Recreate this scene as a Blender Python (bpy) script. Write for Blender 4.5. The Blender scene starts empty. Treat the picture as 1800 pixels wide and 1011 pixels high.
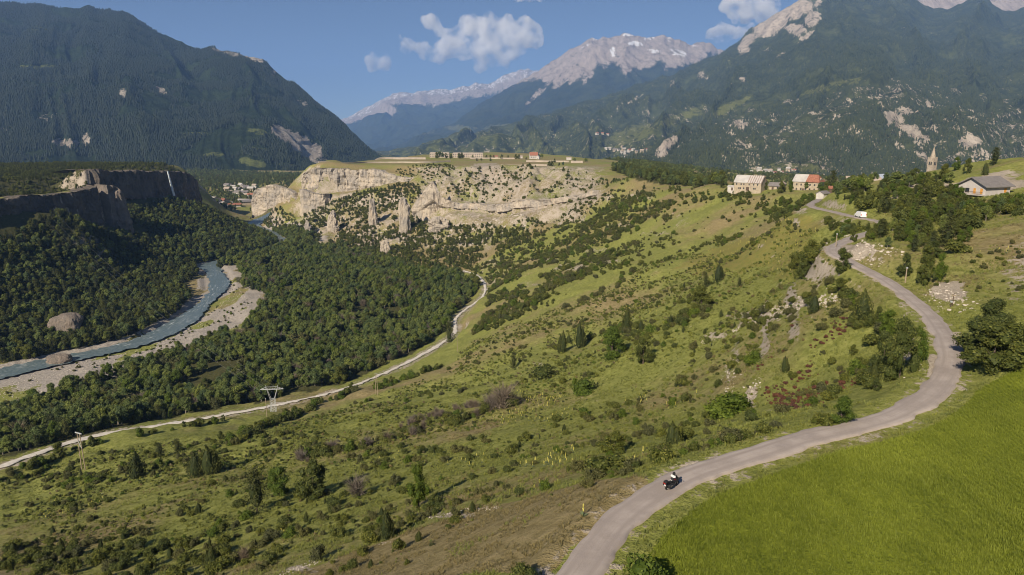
import bpy, bmesh, math, random
import numpy as np
from mathutils import Vector, Matrix, Euler

R = math.radians
random.seed(7)
rng = np.random.default_rng(7)
sc = bpy.context.scene
C = sc.collection

# ------------------------------------------------------------------ camera, sky, sun, exposure
CAMZ, PITCH, F = 150.0, R(12.5), 1220.0           # metres above the river, tilt, focal length in 1800-px-wide pixels
cam_d = bpy.data.cameras.new('camera'); cam = bpy.data.objects.new('camera', cam_d); C.objects.link(cam)
cam.location = (0, 0, CAMZ); cam.rotation_euler = (R(90) - PITCH, 0, 0)
cam_d.sensor_width = 36; cam_d.lens = F / 1800 * 36; cam_d.clip_start = 1; cam_d.clip_end = 90000
sc.camera = cam

SUN_EL, SUN_AZ = R(33), R(30)                     # light travels along +Y turned 30 deg to +X
world = bpy.data.worlds.new('World'); sc.world = world; world.use_nodes = True
wn = world.node_tree; wn.nodes.clear()
sky = wn.nodes.new('ShaderNodeTexSky'); sky.sky_type = 'NISHITA'; sky.sun_disc = False
sky.sun_elevation = SUN_EL; sky.sun_rotation = R(210); sky.altitude = 2000; sky.air_density = 0.6; sky.dust_density = 1.0; sky.ozone_density = 1.2
bg = wn.nodes.new('ShaderNodeBackground'); bg.inputs['Strength'].default_value = 0.05
wo = wn.nodes.new('ShaderNodeOutputWorld')
wn.links.new(sky.outputs[0], bg.inputs[0]); wn.links.new(bg.outputs[0], wo.inputs[0])
sun_d = bpy.data.lights.new('sun', 'SUN'); sun = bpy.data.objects.new('sun', sun_d); C.objects.link(sun)
sun_d.energy = 5.0; sun_d.angle = R(0.5); sun_d.color = (1.0, 0.87, 0.69)
LDIR = Vector((math.sin(SUN_AZ) * math.cos(SUN_EL), math.cos(SUN_AZ) * math.cos(SUN_EL), -math.sin(SUN_EL)))
sun.rotation_euler = LDIR.to_track_quat('-Z', 'Y').to_euler(); sun.location = (-300, -500, 600)
vs = sc.view_settings; vs.view_transform = 'Standard'; vs.look = 'None'; vs.gamma = 1; vs.exposure = 0.55; vs.use_curve_mapping = False
sc.cycles.max_bounces = 14; sc.cycles.diffuse_bounces = 2; sc.cycles.glossy_bounces = 2; sc.cycles.transmission_bounces = 2
sc.cycles.volume_bounces = 14; sc.cycles.transparent_max_bounces = 6
sc.cycles.use_denoising = True; sc.cycles.filter_width = 1.0
sc.cycles.caustics_reflective = False; sc.cycles.caustics_refractive = False

# ------------------------------------------------------------------ small helpers
def ray(px, py):
    px = np.asarray(px, float); py = np.asarray(py, float)
    cx = (px - 900) / F; cy = (505.5 - py) / F
    return cx, cy * math.sin(PITCH) + math.cos(PITCH), cy * math.cos(PITCH) - math.sin(PITCH)
def Pz(px, py, z):
    dx, dy, dz = ray(px, py); t = (z - CAMZ) / dz
    return np.array([dx * t, dy * t, z * np.ones_like(t)]).T
def Py(px, py, Y):
    dx, dy, dz = ray(px, py); t = Y / dy
    return np.array([dx * t, Y * np.ones_like(t), CAMZ + dz * t]).T
def proj(x, y, z):
    x = np.asarray(x, float); y = np.asarray(y, float); z = np.asarray(z, float) - CAMZ
    zc = y * math.cos(PITCH) - z * math.sin(PITCH); yc = y * math.sin(PITCH) + z * math.cos(PITCH)
    zc = np.maximum(zc, 1e-3)
    return 900 + F * x / zc, 505.5 - F * yc / zc
def sstep(a, b, x):
    t = np.clip((x - a) / (b - a), 0, 1); return t * t * (3 - 2 * t)
def _h(ix, iy, iz=0, s=0):
    n = (ix.astype(np.int64) * 374761393 + iy.astype(np.int64) * 668265263 + np.asarray(iz).astype(np.int64) * 2147483647 + s * 974634777) & 0x7fffffff
    n = ((n ^ (n >> 13)) * 1274126177) & 0x7fffffff
    n = ((n ^ (n >> 16)) * 374761393) & 0x7fffffff
    return (n & 0xffff) / 65535.0
def vn2(x, y, s=0):
    ix = np.floor(x); iy = np.floor(y); fx = x - ix; fy = y - iy
    fx = fx * fx * fx * (fx * (fx * 6 - 15) + 10); fy = fy * fy * fy * (fy * (fy * 6 - 15) + 10)
    a = _h(ix, iy, 0, s); b = _h(ix + 1, iy, 0, s); c = _h(ix, iy + 1, 0, s); d = _h(ix + 1, iy + 1, 0, s)
    return (a + (b - a) * fx) * (1 - fy) + (c + (d - c) * fx) * fy
def vn3(x, y, z, s=0):
    ix = np.floor(x); iy = np.floor(y); iz = np.floor(z); fx = x - ix; fy = y - iy; fz = z - iz
    fx = fx * fx * (3 - 2 * fx); fy = fy * fy * (3 - 2 * fy); fz = fz * fz * (3 - 2 * fz)
    def pl(k):
        a = _h(ix, iy, iz + k, s); b = _h(ix + 1, iy, iz + k, s); c = _h(ix, iy + 1, iz + k, s); d = _h(ix + 1, iy + 1, iz + k, s)
        return (a + (b - a) * fx) * (1 - fy) + (c + (d - c) * fx) * fy
    return pl(0) * (1 - fz) + pl(1) * fz
def fbm2(x, y, o=4, s=0, g=0.5):                   # about -1..1
    v = np.zeros_like(np.asarray(x, float)); a = 1.0; t = 0
    for k in range(o):
        v = v + a * (vn2(x, y, s + k) * 2 - 1); t += a; a *= g
        x, y = (x * 1.6 + y * 1.2) + 7.3, (y * 1.6 - x * 1.2) + 3.1
    return v / t * 1.6
def rid2(x, y, o=4, s=0):                          # ridged 0..1
    v = 0; a = 1.0; t = 0
    for k in range(o):
        v = v + a * (1 - np.abs(vn2(x, y, s + k) * 2 - 1)); t += a; a *= .5
        x, y = (x * 1.6 + y * 1.2) + 7.3, (y * 1.6 - x * 1.2) + 3.1
    return v / t
def fbm3(x, y, z, o=3, s=0):
    v = 0; a = 1.0; t = 0
    for k in range(o):
        v = v + a * (vn3(x, y, z, s + k) * 2 - 1); t += a; a *= .5; x = x * 2.03 + 5.1; y = y * 2.03 + 1.7; z = z * 2.03 + 9.2
    return v / t * 1.6
def inpoly(x, y, P):
    P = np.asarray(P, float); r = np.zeros(np.shape(x), bool); n = len(P)
    for i in range(n):
        x1, y1 = P[i]; x2, y2 = P[(i + 1) % n]
        if y1 == y2: continue
        c = ((y1 > y) != (y2 > y)) & (x < (x2 - x1) * (y - y1) / (y2 - y1) + x1)
        r ^= c
    return r
def catmull(P, n):
    P = np.asarray(P, float); Q = np.vstack([2 * P[0] - P[1], P, 2 * P[-1] - P[-2]]); out = []
    for i in range(1, len(Q) - 2):
        t = np.linspace(0, 1, n, endpoint=False)[:, None]
        a, b, c, d = Q[i - 1], Q[i], Q[i + 1], Q[i + 2]
        out.append(0.5 * (2 * b + (c - a) * t + (2 * a - 5 * b + 4 * c - d) * t ** 2 + (3 * b - a - 3 * c + d) * t ** 3))
    out.append(P[-1][None]); return np.vstack(out)
def near_line(x, y, L, chunk=40000):
    """nearest point of polyline samples: distance, index"""
    x = np.ravel(x); y = np.ravel(y); d = np.empty(len(x)); k = np.empty(len(x), int)
    for i in range(0, len(x), chunk):
        q = (x[i:i + chunk, None] - L[None, :, 0]) ** 2 + (y[i:i + chunk, None] - L[None, :, 1]) ** 2
        j = q.argmin(1); k[i:i + chunk] = j; d[i:i + chunk] = np.sqrt(q[np.arange(len(j)), j])
    return d, k

def mesh_obj(name, V, Fc, mats, parent=None, smooth=False, midx=None, attrs=None, link=True):
    me = bpy.data.meshes.new(name)
    V = np.asarray(V, np.float32)
    if isinstance(Fc, np.ndarray):
        n, k = Fc.shape
        me.vertices.add(len(V)); me.vertices.foreach_set('co', V.ravel())
        me.loops.add(n * k); me.loops.foreach_set('vertex_index', Fc.astype(np.int32).ravel())
        me.polygons.add(n); me.polygons.foreach_set('loop_start', np.arange(0, n * k, k, dtype=np.int32))
        try: me.polygons.foreach_set('loop_total', np.full(n, k, np.int32))
        except Exception: pass
        me.update(calc_edges=True)
    else:
        me.from_pydata(V.tolist(), [], Fc)
    for m in (mats if isinstance(mats, (list, tuple)) else [mats]): me.materials.append(m)
    if midx is not None: me.polygons.foreach_set('material_index', np.asarray(midx, np.int32))
    me.polygons.foreach_set('use_smooth', np.full(len(me.polygons), smooth, bool))
    for an, av in (attrs or {}).items():
        av = np.asarray(av, np.float32)
        if av.ndim == 1:
            a = me.attributes.new(an, 'FLOAT', 'POINT'); a.data.foreach_set('value', av)
        else:
            a = me.attributes.new(an, 'FLOAT_COLOR', 'POINT')
            if av.shape[1] == 3: av = np.hstack([av, np.ones((len(av), 1), np.float32)])
            a.data.foreach_set('color', av.ravel())
    me.validate(); me.update()
    o = bpy.data.objects.new(name, me)
    if link: C.objects.link(o)
    if parent is not None: o.parent = parent
    return o
def tag(o, label=None, cat=None, group=None, kind=None):
    if label: o['label'] = label
    if cat: o['category'] = cat
    if group: o['group'] = group
    if kind: o['kind'] = kind
    return o
def empty(name, loc=(0, 0, 0), rz=0):
    o = bpy.data.objects.new(name, None); o.empty_display_size = 0.3; C.objects.link(o)
    o.location = loc; o.rotation_euler = (0, 0, rz); return o
def copy_tree(o, parent=None):
    c = o.copy(); C.objects.link(c); c.parent = parent
    for ch in o.children: copy_tree(ch, c)
    return c

class MB:                                           # collects simple solids, builds ONE mesh
    def __init__(s): s.v = []; s.f = []
    def add(s, V, Fs):
        b = len(s.v); s.v += [tuple(p) for p in V]; s.f += [tuple(i + b for i in f) for f in Fs]; return s
    def box(s, x0, x1, y0, y1, z0, z1, M=None):
        V = [(x, y, z) for z in (z0, z1) for y in (y0, y1) for x in (x0, x1)]
        if M is not None: V = [tuple(M @ Vector(p)) for p in V]
        return s.add(V, [(0, 2, 3, 1), (4, 5, 7, 6), (0, 1, 5, 4), (2, 6, 7, 3), (0, 4, 6, 2), (1, 3, 7, 5)])
    def tube(s, pts, rad, n=6, cap=True):
        pts = [Vector(p) for p in pts]; rad = rad if isinstance(rad, (list, tuple)) else [rad] * len(pts); V = []; Fs = []
        for i, p in enumerate(pts):
            t = (pts[min(i + 1, len(pts) - 1)] - pts[max(i - 1, 0)]).normalized()
            u = t.cross(Vector((0, 0, 1)))
            if u.length < 1e-3: u = Vector((1, 0, 0))
            u.normalize(); w = t.cross(u)
            for k in range(n):
                a = 2 * math.pi * k / n; V.append(p + (u * math.cos(a) + w * math.sin(a)) * rad[i])
        for i in range(len(pts) - 1):
            for k in range(n): Fs.append((i * n + k, i * n + (k + 1) % n, (i + 1) * n + (k + 1) % n, (i + 1) * n + k))
        if cap: Fs.append(tuple(range(n - 1, -1, -1))); Fs.append(tuple((len(pts) - 1) * n + k for k in range(n)))
        return s.add(V, Fs)
    def lathe(s, prof, n=12, M=None):               # prof: (r, z)
        V = []; Fs = []
        for r, z in prof:
            for k in range(n):
                a = 2 * math.pi * k / n; V.append(Vector((r * math.cos(a), r * math.sin(a), z)))
        if M is not None: V = [M @ p for p in V]
        for i in range(len(prof) - 1):
            for k in range(n): Fs.append((i * n + k, i * n + (k + 1) % n, (i + 1) * n + (k + 1) % n, (i + 1) * n + k))
        Fs.append(tuple(range(n - 1, -1, -1))); Fs.append(tuple((len(prof) - 1) * n + k for k in range(n)))
        return s.add(V, Fs)
    def build(s, name, mat, parent=None, smooth=False):
        return mesh_obj(name, s.v, s.f, mat, parent, smooth)

# ------------------------------------------------------------------ materials
def newmat(name):
    m = bpy.data.materials.new(name); m.use_nodes = True; nt = m.node_tree; nt.nodes.clear()
    out = nt.nodes.new('ShaderNodeOutputMaterial'); return m, nt, out
class NT:
    def __init__(s, nt): s.nt = nt
    def n(s, t, **kw):
        nd = s.nt.nodes.new('ShaderNode' + t)
        for k, v in kw.items():
            if k in nd.inputs.keys() or isinstance(k, int): s.set(nd, k, v)
            else: setattr(nd, k, v)
        return nd
    def set(s, nd, k, v):
        i = nd.inputs[k]
        if hasattr(v, 'is_output'): s.nt.links.new(v, i)
        else: i.default_value = v if not (isinstance(v, tuple) and len(v) == 3 and i.type == 'RGBA') else (*v, 1)
    def noise(s, scale, detail=4, rough=.55, vec=None, dist=0.0):
        nd = s.n('TexNoise'); s.set(nd, 'Scale', scale); s.set(nd, 'Detail', detail); s.set(nd, 'Roughness', rough); s.set(nd, 'Distortion', dist)
        s.set(nd, 'Vector', vec if vec is not None else s.pos()); return nd.outputs['Fac']
    def pos(s):
        if not hasattr(s, '_p'): s._p = s.nt.nodes.new('ShaderNodeNewGeometry').outputs['Position']
        return s._p
    def mp(s, scale=(1, 1, 1), rot=(0, 0, 0), vec=None):
        nd = s.n('Mapping'); s.set(nd, 'Scale', scale); s.set(nd, 'Rotation', rot); s.set(nd, 'Vector', vec if vec is not None else s.pos()); return nd.outputs[0]
    def math(s, op, a, b=0.0, c=None, clamp=False):
        nd = s.n('Math', operation=op, use_clamp=clamp); s.set(nd, 0, a); s.set(nd, 1, b)
        if c is not None: s.set(nd, 2, c)
        return nd.outputs[0]
    def ramp(s, a, lo, hi):
        nd = s.n('MapRange', interpolation_type='SMOOTHSTEP'); s.set(nd, 'Value', a); s.set(nd, 'From Min', lo); s.set(nd, 'From Max', hi); return nd.outputs[0]
    def mix(s, f, a, b, mode='MIX'):
        nd = s.n('Mix', data_type='RGBA', blend_type=mode); s.set(nd, 0, f); s.set(nd, 6, a); s.set(nd, 7, b); return nd.outputs[2]
    def attr(s, name): return s.n('Attribute', attribute_name=name)
    def sep(s, c): nd = s.n('SeparateColor'); s.set(nd, 0, c); return nd.outputs
    def bump(s, h, st, dist=1.0):
        nd = s.n('Bump'); s.set(nd, 'Height', h); s.set(nd, 'Strength', st); s.set(nd, 'Distance', dist); return nd.outputs[0]
def principled(N, out, col, rough=.8, spec=.25, bump=None, metal=0.0):
    b = N.n('BsdfPrincipled'); N.set(b, 'Base Color', col); N.set(b, 'Roughness', rough); N.set(b, 'Specular IOR Level', spec); N.set(b, 'Metallic', metal)
    if bump is not None: N.set(b, 'Normal', bump)
    N.nt.links.new(b.outputs[0], out.inputs[0]); return b
def plain(name, col, rough=.7, var=.25, scale=2.0, spec=.25, metal=0.0, bump=0.0):
    m, nt, out = newmat(name); N = NT(nt)
    obj = N.n('TexCoord').outputs['Object']
    f = N.noise(scale, 5, .6, vec=obj)
    c = N.mix(N.ramp(f, .25, .75), tuple(v * (1 - var) for v in col), tuple(min(1, v * (1 + var)) for v in col))
    principled(N, out, c, rough, spec, N.bump(f, bump, .05) if bump else None, metal); return m
def leafmat(name, dark, light, transl=.3, hue=.25, rough=.65):
    m, nt, out = newmat(name); N = NT(nt)
    tone = N.attr('tone').outputs['Fac']; rnd = N.n('ObjectInfo').outputs['Random']
    c = N.mix(tone, dark, light)
    k = N.math('MULTIPLY_ADD', rnd, hue * 2, 1 - hue)
    cc = N.n('Mix', data_type='RGBA', blend_type='MULTIPLY'); N.set(cc, 0, 1.0); N.set(cc, 6, c)
    comb = N.n('CombineColor'); N.set(comb, 0, k); N.set(comb, 1, N.math('MULTIPLY_ADD', k, .75, .25))
    N.set(comb, 2, 1.0); N.nt.links.new(comb.outputs[0], cc.inputs[7]); c = cc.outputs[2]
    b = N.n('BsdfPrincipled'); N.set(b, 'Base Color', c); N.set(b, 'Roughness', rough); N.set(b, 'Specular IOR Level', .2)
    t = N.n('BsdfTranslucent'); N.set(t, 'Color', N.mix(.5, c, light))
    mx = N.n('MixShader'); N.set(mx, 0, transl); nt.links.new(b.outputs[0], mx.inputs[1]); nt.links.new(t.outputs[0], mx.inputs[2])
    nt.links.new(mx.outputs[0], out.inputs[0]); return m
# ------------------------------------------------------------------ terrain: control points read off the photograph
# (px, py, Y): a pixel and its distance in metres
CP = [(1300,960,None,120.5),(1500,900,None,121),(1700,800,None,121.3),(1800,700,None,121.5),(1800,1011,None,122),(1100,1000,None,119.8),
 (1740,650,None,122.6),(1800,620,None,124),(1680,520,None,124),(1750,480,None,126),(1800,450,None,128),(1800,400,None,130),(1700,440,None,126.5),(1600,440,None,124.5),(1650,400,None,127)]
CY = [(1725,350,235),(1800,350,215),(1800,280,280),(1700,300,290),(1600,330,290),(1320,335,520),(1400,335,500),(1480,340,420),(1550,330,430),(1300,345,480),(1200,340,560),(1150,335,650),(1100,320,750),
 (1000,295,1100),(1100,300,1000),(700,280,1450),(600,285,1350),(850,275,1700),(950,280,1450),(1000,282,1350),(545,293,1200),(620,293,1200),(700,300,1120),(760,305,1110),(850,292,1150),(940,295,1080),(1060,330,800),
 (770,372,960),(770,355,990),(860,375,900),(950,365,850),(1040,340,790),(650,420,930),(700,440,850),(600,400,1010),(520,410,1030),(460,385,1150),(440,380,1250),(700,360,1020),(600,350,1120),
 (850,430,800),(900,430,740),(1000,430,620),(1000,400,700),(950,400,780),(1100,400,580),(1100,430,530),(1060,370,720),(1150,370,580),(1200,400,480),(1200,450,390),(1300,400,410),(1300,440,330),(1400,400,320),(1400,440,232),(1450,470,160),(1400,490,180),
 (1300,500,215),(1200,500,300),(1100,480,390),(1000,480,470),(920,480,560),(885,500,580),(880,560,410),(950,560,360),(1050,560,300),(1200,560,205),(1350,560,152),(1450,540,126),(1490,500,136),(1520,560,112),(1580,560,110),(1540,520,125),(1560,640,93),(1450,640,106),
 (1300,640,132),(1150,640,172),(1000,640,235),(880,640,285),(820,620,340),(760,640,350),(1400,720,87),(1250,720,108),(1100,720,138),(950,720,175),(800,720,210),(650,720,255),(550,740,265),(700,780,170),(850,800,130),(1000,800,105),
 (1130,800,82),(550,820,165),(400,800,200),(250,790,225),(100,830,215),(400,900,130),(250,900,150),(100,920,155),(0,1011,110),(200,1011,98),(400,1000,85),(600,1000,70),(800,1000,54),(900,900,68),(1000,870,63),(750,930,78),(1080,850,58),
 (200,700,366),(400,600,477),(600,560,535),(700,500,659),(600,480,730),(520,460,803),(400,680,373),(250,730,321),(60,760,284),(550,640,411),
 (0,600,470),(0,560,510),(0,500,550),(0,440,590),(0,400,620),(100,560,530),(100,500,590),(100,440,640),(150,410,680),(200,520,600),(200,460,690),(200,420,750),(250,400,840),(300,480,730),(300,430,830),(300,390,920),(345,365,1000),
 (400,400,980),(400,430,900),(440,410,1010),(350,430,860),(0,352,690),(0,335,780),(0,308,950),(100,309,900),(150,306,950),(200,302,1100),(300,302,1180),(330,303,1250)]
CW = [(-700,900,103),(-720,1300,94),(-540,1300,8),(-620,1500,3),(-505,1240,14),(-570,1400,4),(-700,620,100),(-470,450,35),(-350,1550,2),(-700,1800,8),(-200,1900,95),(0,2000,95),(220,1500,90),(420,1200,60),(500,800,80),(300,700,90),(360,800,82),(230,800,88),(420,640,99),(220,660,95),(200,900,88),(150,880,94),(0,2700,0),(-600,2600,0),(700,2300,0),(1600,2300,20),(-1300,2600,15),
 (60,20,122),(0,20,121),(-40,30,112),(-120,60,85),(130,60,127),(160,120,135),(-260,150,28),(-330,260,12),(260,260,140),(350,420,118),(302,500,113),(-1000,1000,104),(-900,600,112),(-1500,1600,40),(900,1300,60),(700,600,104),(1200,1000,90),
 (0,3600,0),(-1200,3600,10),(-2600,3600,30),(1500,3600,20),(3000,3600,60),(-300,1350,60),(-150,1750,97),(90,1750,96)]
ROADP = [(900,1180,121),(960,1080,120.6),(1014,1011,120.3),(1095,910,120.2),(1200,843,120.2),(1290,811,120.3),(1350,792,120.4),(1420,770,120.5),(1500,752,120.7),(1580,727,121),(1645,684,121.3),(1670,640,121.6),(1662,595,121.9),(1635,555,122),(1600,525,122.3),(1560,495,122.6),(1500,464,123),(1463,440,123.5)]
ROADW = np.array([Pz(*p) for p in ROADP])
_hair = np.array([Pz(1500,418,123.4), Pz(1552,402,123), Pz(1548,391,122.6), Pz(1508,382.5,122.2), Pz(1470,374,121.5), Pz(1425,362,120), Pz(1440,351,118)])
ROADW = np.vstack([ROADW, _hair])
TRKP = [(-120,858,34),(0,820,33),(150,770,30),(300,745,27),(470,715,23),(600,685,20),(700,645,17),(770,607,15),(798,585,14),(805,555,13),(848,522,12),(852,500,12),(838,484,11),(815,476,10)]
TRKW = np.array([Pz(*p) for p in TRKP])
RIVP = [(-150,690,0),(0,657,0),(100,634,0),(230,606,0),(310,572,0),(358,535,0),(385,503,0),(378,480,0),(372,466,0)]
RIVW = np.vstack([np.array([Pz(*p) for p in RIVP]), [(-335,860,0),(-325,930,0)], Pz(500,425,0)[None], [(-370,1060,0),(-440,1180,0),(-470,1400,0),(-520,1700,0)]])
ROAD = catmull(ROADW, 14); TRK = catmull(TRKW, 16); RIV = catmull(RIVW, 14)

ctrl = np.vstack([np.array([Pz(a, b, z) for a, b, _, z in CP]), np.array([Py(*p) for p in CY]), np.array(CW, float), ROADW, TRKW, RIVW])
S = 100.0
_cx, _cy = ctrl[:, 0] / S, ctrl[:, 1] / S
def _U(r2): return np.where(r2 < 1e-12, 0, r2 * np.log(np.maximum(r2, 1e-12)))
def _tps():
    n = len(ctrl); K = _U((_cx[:, None] - _cx) ** 2 + (_cy[:, None] - _cy) ** 2)
    K[np.arange(n), np.arange(n)] += 0.004
    A = np.zeros((n + 3, n + 3)); A[:n, :n] = K; A[:n, n:] = np.c_[np.ones(n), _cx, _cy]; A[n:, :n] = A[:n, n:].T
    return np.linalg.solve(A, np.r_[ctrl[:, 2], 0, 0, 0])
TW = _tps()

def tps(x, y, chunk=30000):
    out = np.empty(len(x)); n = len(ctrl)
    for i in range(0, len(x), chunk):
        a = x[i:i + chunk] / S; b = y[i:i + chunk] / S
        r2 = (a[:, None] - _cx) ** 2 + (b[:, None] - _cy) ** 2
        out[i:i + chunk] = _U(r2) @ TW[:n] + TW[n] + TW[n + 1] * a + TW[n + 2] * b
    return out

# cliffs: columns (px, y of top, y of foot, distance)
CLIFFS = {
 'main': [(524,322,334,1165),(534,308,336,1160),(546,299,338,1155),(556,295,340,1155),(590,296,338,1160),(622,299,335,1165),(657,298,330,1160),(682,305,328,1150),(708,310,322,1140),(736,312,319,1130)],
 'tier': [(522,336,378,1120),(530,334,381,1115),(546,337,375,1112),(562,341,364,1110),(576,343,352,1110)],
 'west': [(438,362,380,1200),(447,338,376,1195),(459,330,372,1190),(478,326,360,1180),(503,334,358,1170),(524,339,352,1160)],
 'ledge': [(716,374,384,985),(730,356,387,978),(744,340,389,970),(757,321,388,965),(768,328,385,964),(778,347,379,966),(792,354,373,966),(812,357,371,962),(853,360,375,930),(880,360,382,900),(915,351,374,880),(942,352,370,868),(976,350,363,850),(1004,347,356,830),(1032,339,350,812),(1060,331,341,800)],
 'near': [(-60,352,372,600),(0,351,371,640),(33,346,373,662),(64,342,374,686),(108,340,377,722),(144,335,386,752),(180,328,392,790)],
 'spur': [(186,327,396,792),(198,328,404,800),(212,329,413,806),(222,340,415,812),(229,352,405,822)],
 'fall': [(160,298,330,856),(178,299,336,874),(206,301,341,902),(257,301,346,960),(285,302,358,1010),(310,302,366,1050),(332,303,368,1090),(346,316,364,1118),(352,330,360,1135)],
}
CLW = {}
for k, cols in CLIFFS.items():
    rows = []
    for px, yt, yb, Y in cols:
        t = Py(px, yt, Y); b = Py(px, yb, Y); rows.append([(t[0] + b[0]) / 2, Y, t[2], b[2]])
    CLW[k] = catmull(rows, 10)

NAZ, NR = 580, 800
az = np.linspace(-R(50), R(50), NAZ); LR = np.linspace(math.log(20), math.log(3700), NR)
AZ, RR = np.meshgrid(az, np.exp(LR), indexing='ij')
gx = (RR * np.sin(AZ)).ravel(); gy = (RR * np.cos(AZ)).ravel()
FORT = np.array([(-370,1195),(-250,1195),(-165,1140),(-60,1145),(20,1120),(90,1060),(150,1040),(210,1120),(170,1700),(0,2050),(-220,1950),(-335,1420)], float)
def build_H():
    h = tps(gx, gy); r = np.hypot(gx, gy)
    flat = sstep(60, 30, np.hypot((gx + 60) / 6, (gy - 1480) / 7))      # the fort plateau stays even
    amp = np.clip(r / 140, .35, 2.2) * (1 - .8 * flat)
    h += fbm2(gx / 38, gy / 38, 4, 3) * amp * .9 + fbm2(gx / 7, gy / 7, 3, 11) * .22 * np.clip(r / 120, .5, 2.5)
    # terraces on the hillside: old field steps
    px, py = proj(gx, gy, h)
    t = sstep(820, 1000, px) * sstep(1520, 1400, px) * sstep(300, 360, py) * sstep(800, 700, py) * sstep(700, 500, gy)
    st = 5.5; t = t * .6; q = h / st + fbm2(gx / 60, gy / 60, 2, 9) * .5; fr = q - np.floor(q)
    h += t * .55 * st * (sstep(.35, .9, fr) - fr) * .55
    fd, _ = near_line(gx, gy, catmull(np.vstack([FORT, FORT[:1]]), 12)); wf_ = inpoly(gx, gy, FORT) * sstep(0, 45, fd)
    h += (97.2 + fbm2(gx / 60, gy / 60, 2, 77) * .8 - h) * wf_
    lp = (gx < -470) & (gy > 640) & (gy < 1700); ex = np.maximum(h - 95, 0); h = np.where(lp, np.minimum(h, 95 + ex * .12), h)
    # badland ravines on the plateau flank
    bad = sstep(720, 800, px) * sstep(1090, 1000, px) * sstep(287, 305, py) * sstep(440, 380, py) * sstep(600, 780, gy)
    h += bad * ((rid2(gx / 46 + gy / 160, gy / 150, 4, 21) - .6) * 27 + (rid2(gx / 15 + gy / 60, gy / 50, 3, 23) - .6) * 12)
    tal = sstep(480, 560, px) * sstep(900, 760, px) * sstep(330, 350, py) * sstep(450, 420, py) * sstep(700, 850, gy)
    h += tal * (fbm2(gx / 22, gy / 22, 4, 31) * 5 + np.maximum(0, fbm2(gx / 11, gy / 11, 3, 33)) * 5)
    # cliffs imprint: flat behind the rim, low in front
    for k, L in CLW.items():
        m = (np.abs(gx - L[:, 0].mean()) < 260) & (np.abs(gy - L[:, 1].mean()) < 330); idx = np.nonzero(m)[0]
        d, j = near_line(gx[idx], gy[idx], L)
        tx = np.gradient(L[:, 0])[j]; ty = np.gradient(L[:, 1])[j]
        s = (gx[idx] - L[j, 0]) * ty - (gy[idx] - L[j, 1]) * tx                  # >0 : in front (right of the line direction)
        s = s / np.maximum(np.hypot(tx, ty), 1e-6); end = (j == 0) | (j == len(L) - 1)
        lat = np.where(end, np.sqrt(np.maximum(d * d - s * s, 0)), 0); e = sstep(14, 0, lat)
        zt, zb = L[j, 2], L[j, 3]; H0 = h[idx]
        front = np.minimum(H0, zb + 1 - np.clip(s, 0, 60) * .12); wf = sstep(70, 12, s) * (s >= -3) * e
        back = np.minimum(H0, zt - .6 - .0 * s) if k in ('tier', 'west', 'spur', 'ledge') else zt - .6
        wb = sstep(-55, -16, s) * (s < -3) * e
        if k == 'main': wb *= .9
        h[idx] = H0 + (front - H0) * wf + (back - H0) * wb
    # road bed, track bench, river bed
    m = np.nonzero(r < 460)[0]; d, j = near_line(gx[m], gy[m], ROAD)
    w = sstep(5.6, 2.3, d); h[m] = h[m] * (1 - w) + (ROAD[j, 2] - .12) * w
    m = np.nonzero((r > 180) & (r < 850) & (gx < 60))[0]; d, j = near_line(gx[m], gy[m], TRK)
    w = sstep(11, 4.5, d); h[m] = h[m] * (1 - w) + (TRK[j, 2] - .35) * w
    m = np.nonzero((r > 330) & (r < 2000) & (gx < -40))[0]; d, j = near_line(gx[m], gy[m], RIV)
    w = sstep(34, 13, d); h[m] = h[m] * (1 - w) + np.minimum(h[m], -1.2) * w
    h[m] = np.where(d > 15, np.maximum(h[m], .45), h[m])
    return h
GH = build_H().reshape(NAZ, NR)
def Hf(x, y):
    x = np.asarray(x, float); y = np.asarray(y, float)
    a = (np.arctan2(x, y) - az[0]) / (az[1] - az[0]); b = (np.log(np.maximum(np.hypot(x, y), 20.01)) - LR[0]) / (LR[1] - LR[0])
    a = np.clip(a, 0, NAZ - 1.001); b = np.clip(b, 0, NR - 1.001); i = a.astype(int); j = b.astype(int); u = a - i; v = b - j
    return (GH[i, j] * (1 - u) + GH[i + 1, j] * u) * (1 - v) + (GH[i, j + 1] * (1 - u) + GH[i + 1, j + 1] * u) * v
_T = np.geomspace(21, 3600, 1500)
def hit(px, py, tmin=0):
    """first point of the ground behind a pixel (world x, y, z)"""
    px = np.atleast_1d(px).astype(float); py = np.atleast_1d(py).astype(float); out = np.full((len(px), 3), np.nan)
    for i in range(0, len(px), 400):
        dx, dy, dz = ray(px[i:i + 400], py[i:i + 400])
        X = dx[:, None] * _T; Y = dy[:, None] * _T; Z = CAMZ + dz[:, None] * _T; D = Z - Hf(X, Y)
        neg = (D < 0) & (_T > tmin); k = np.where(neg.any(1), neg.argmax(1), len(_T) - 1); k = np.maximum(k, 1); a = np.arange(len(k))
        d0, d1 = D[a, k - 1], D[a, k]; f = np.clip(d0 / np.where(np.abs(d0 - d1) < 1e-9, 1, d0 - d1), 0, 1); t = _T[k - 1] + (_T[k] - _T[k - 1]) * f
        x = dx * t; y = dy * t; out[i:i + 400] = np.c_[x, y, Hf(x, y)]
    return out
def wpoly(P):
    P = np.asarray(P, float); return hit(P[:, 0], P[:, 1])[:, :2]
def visible(x, y, z):
    """is the point not hidden by ground"""
    x = np.asarray(x); y = np.asarray(y); z = np.asarray(z); ok = np.ones(len(x), bool)
    for f in np.linspace(.12, .96, 26):
        ok &= CAMZ + (z - CAMZ) * f > Hf(x * f, y * f) - .3
    return ok

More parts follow.
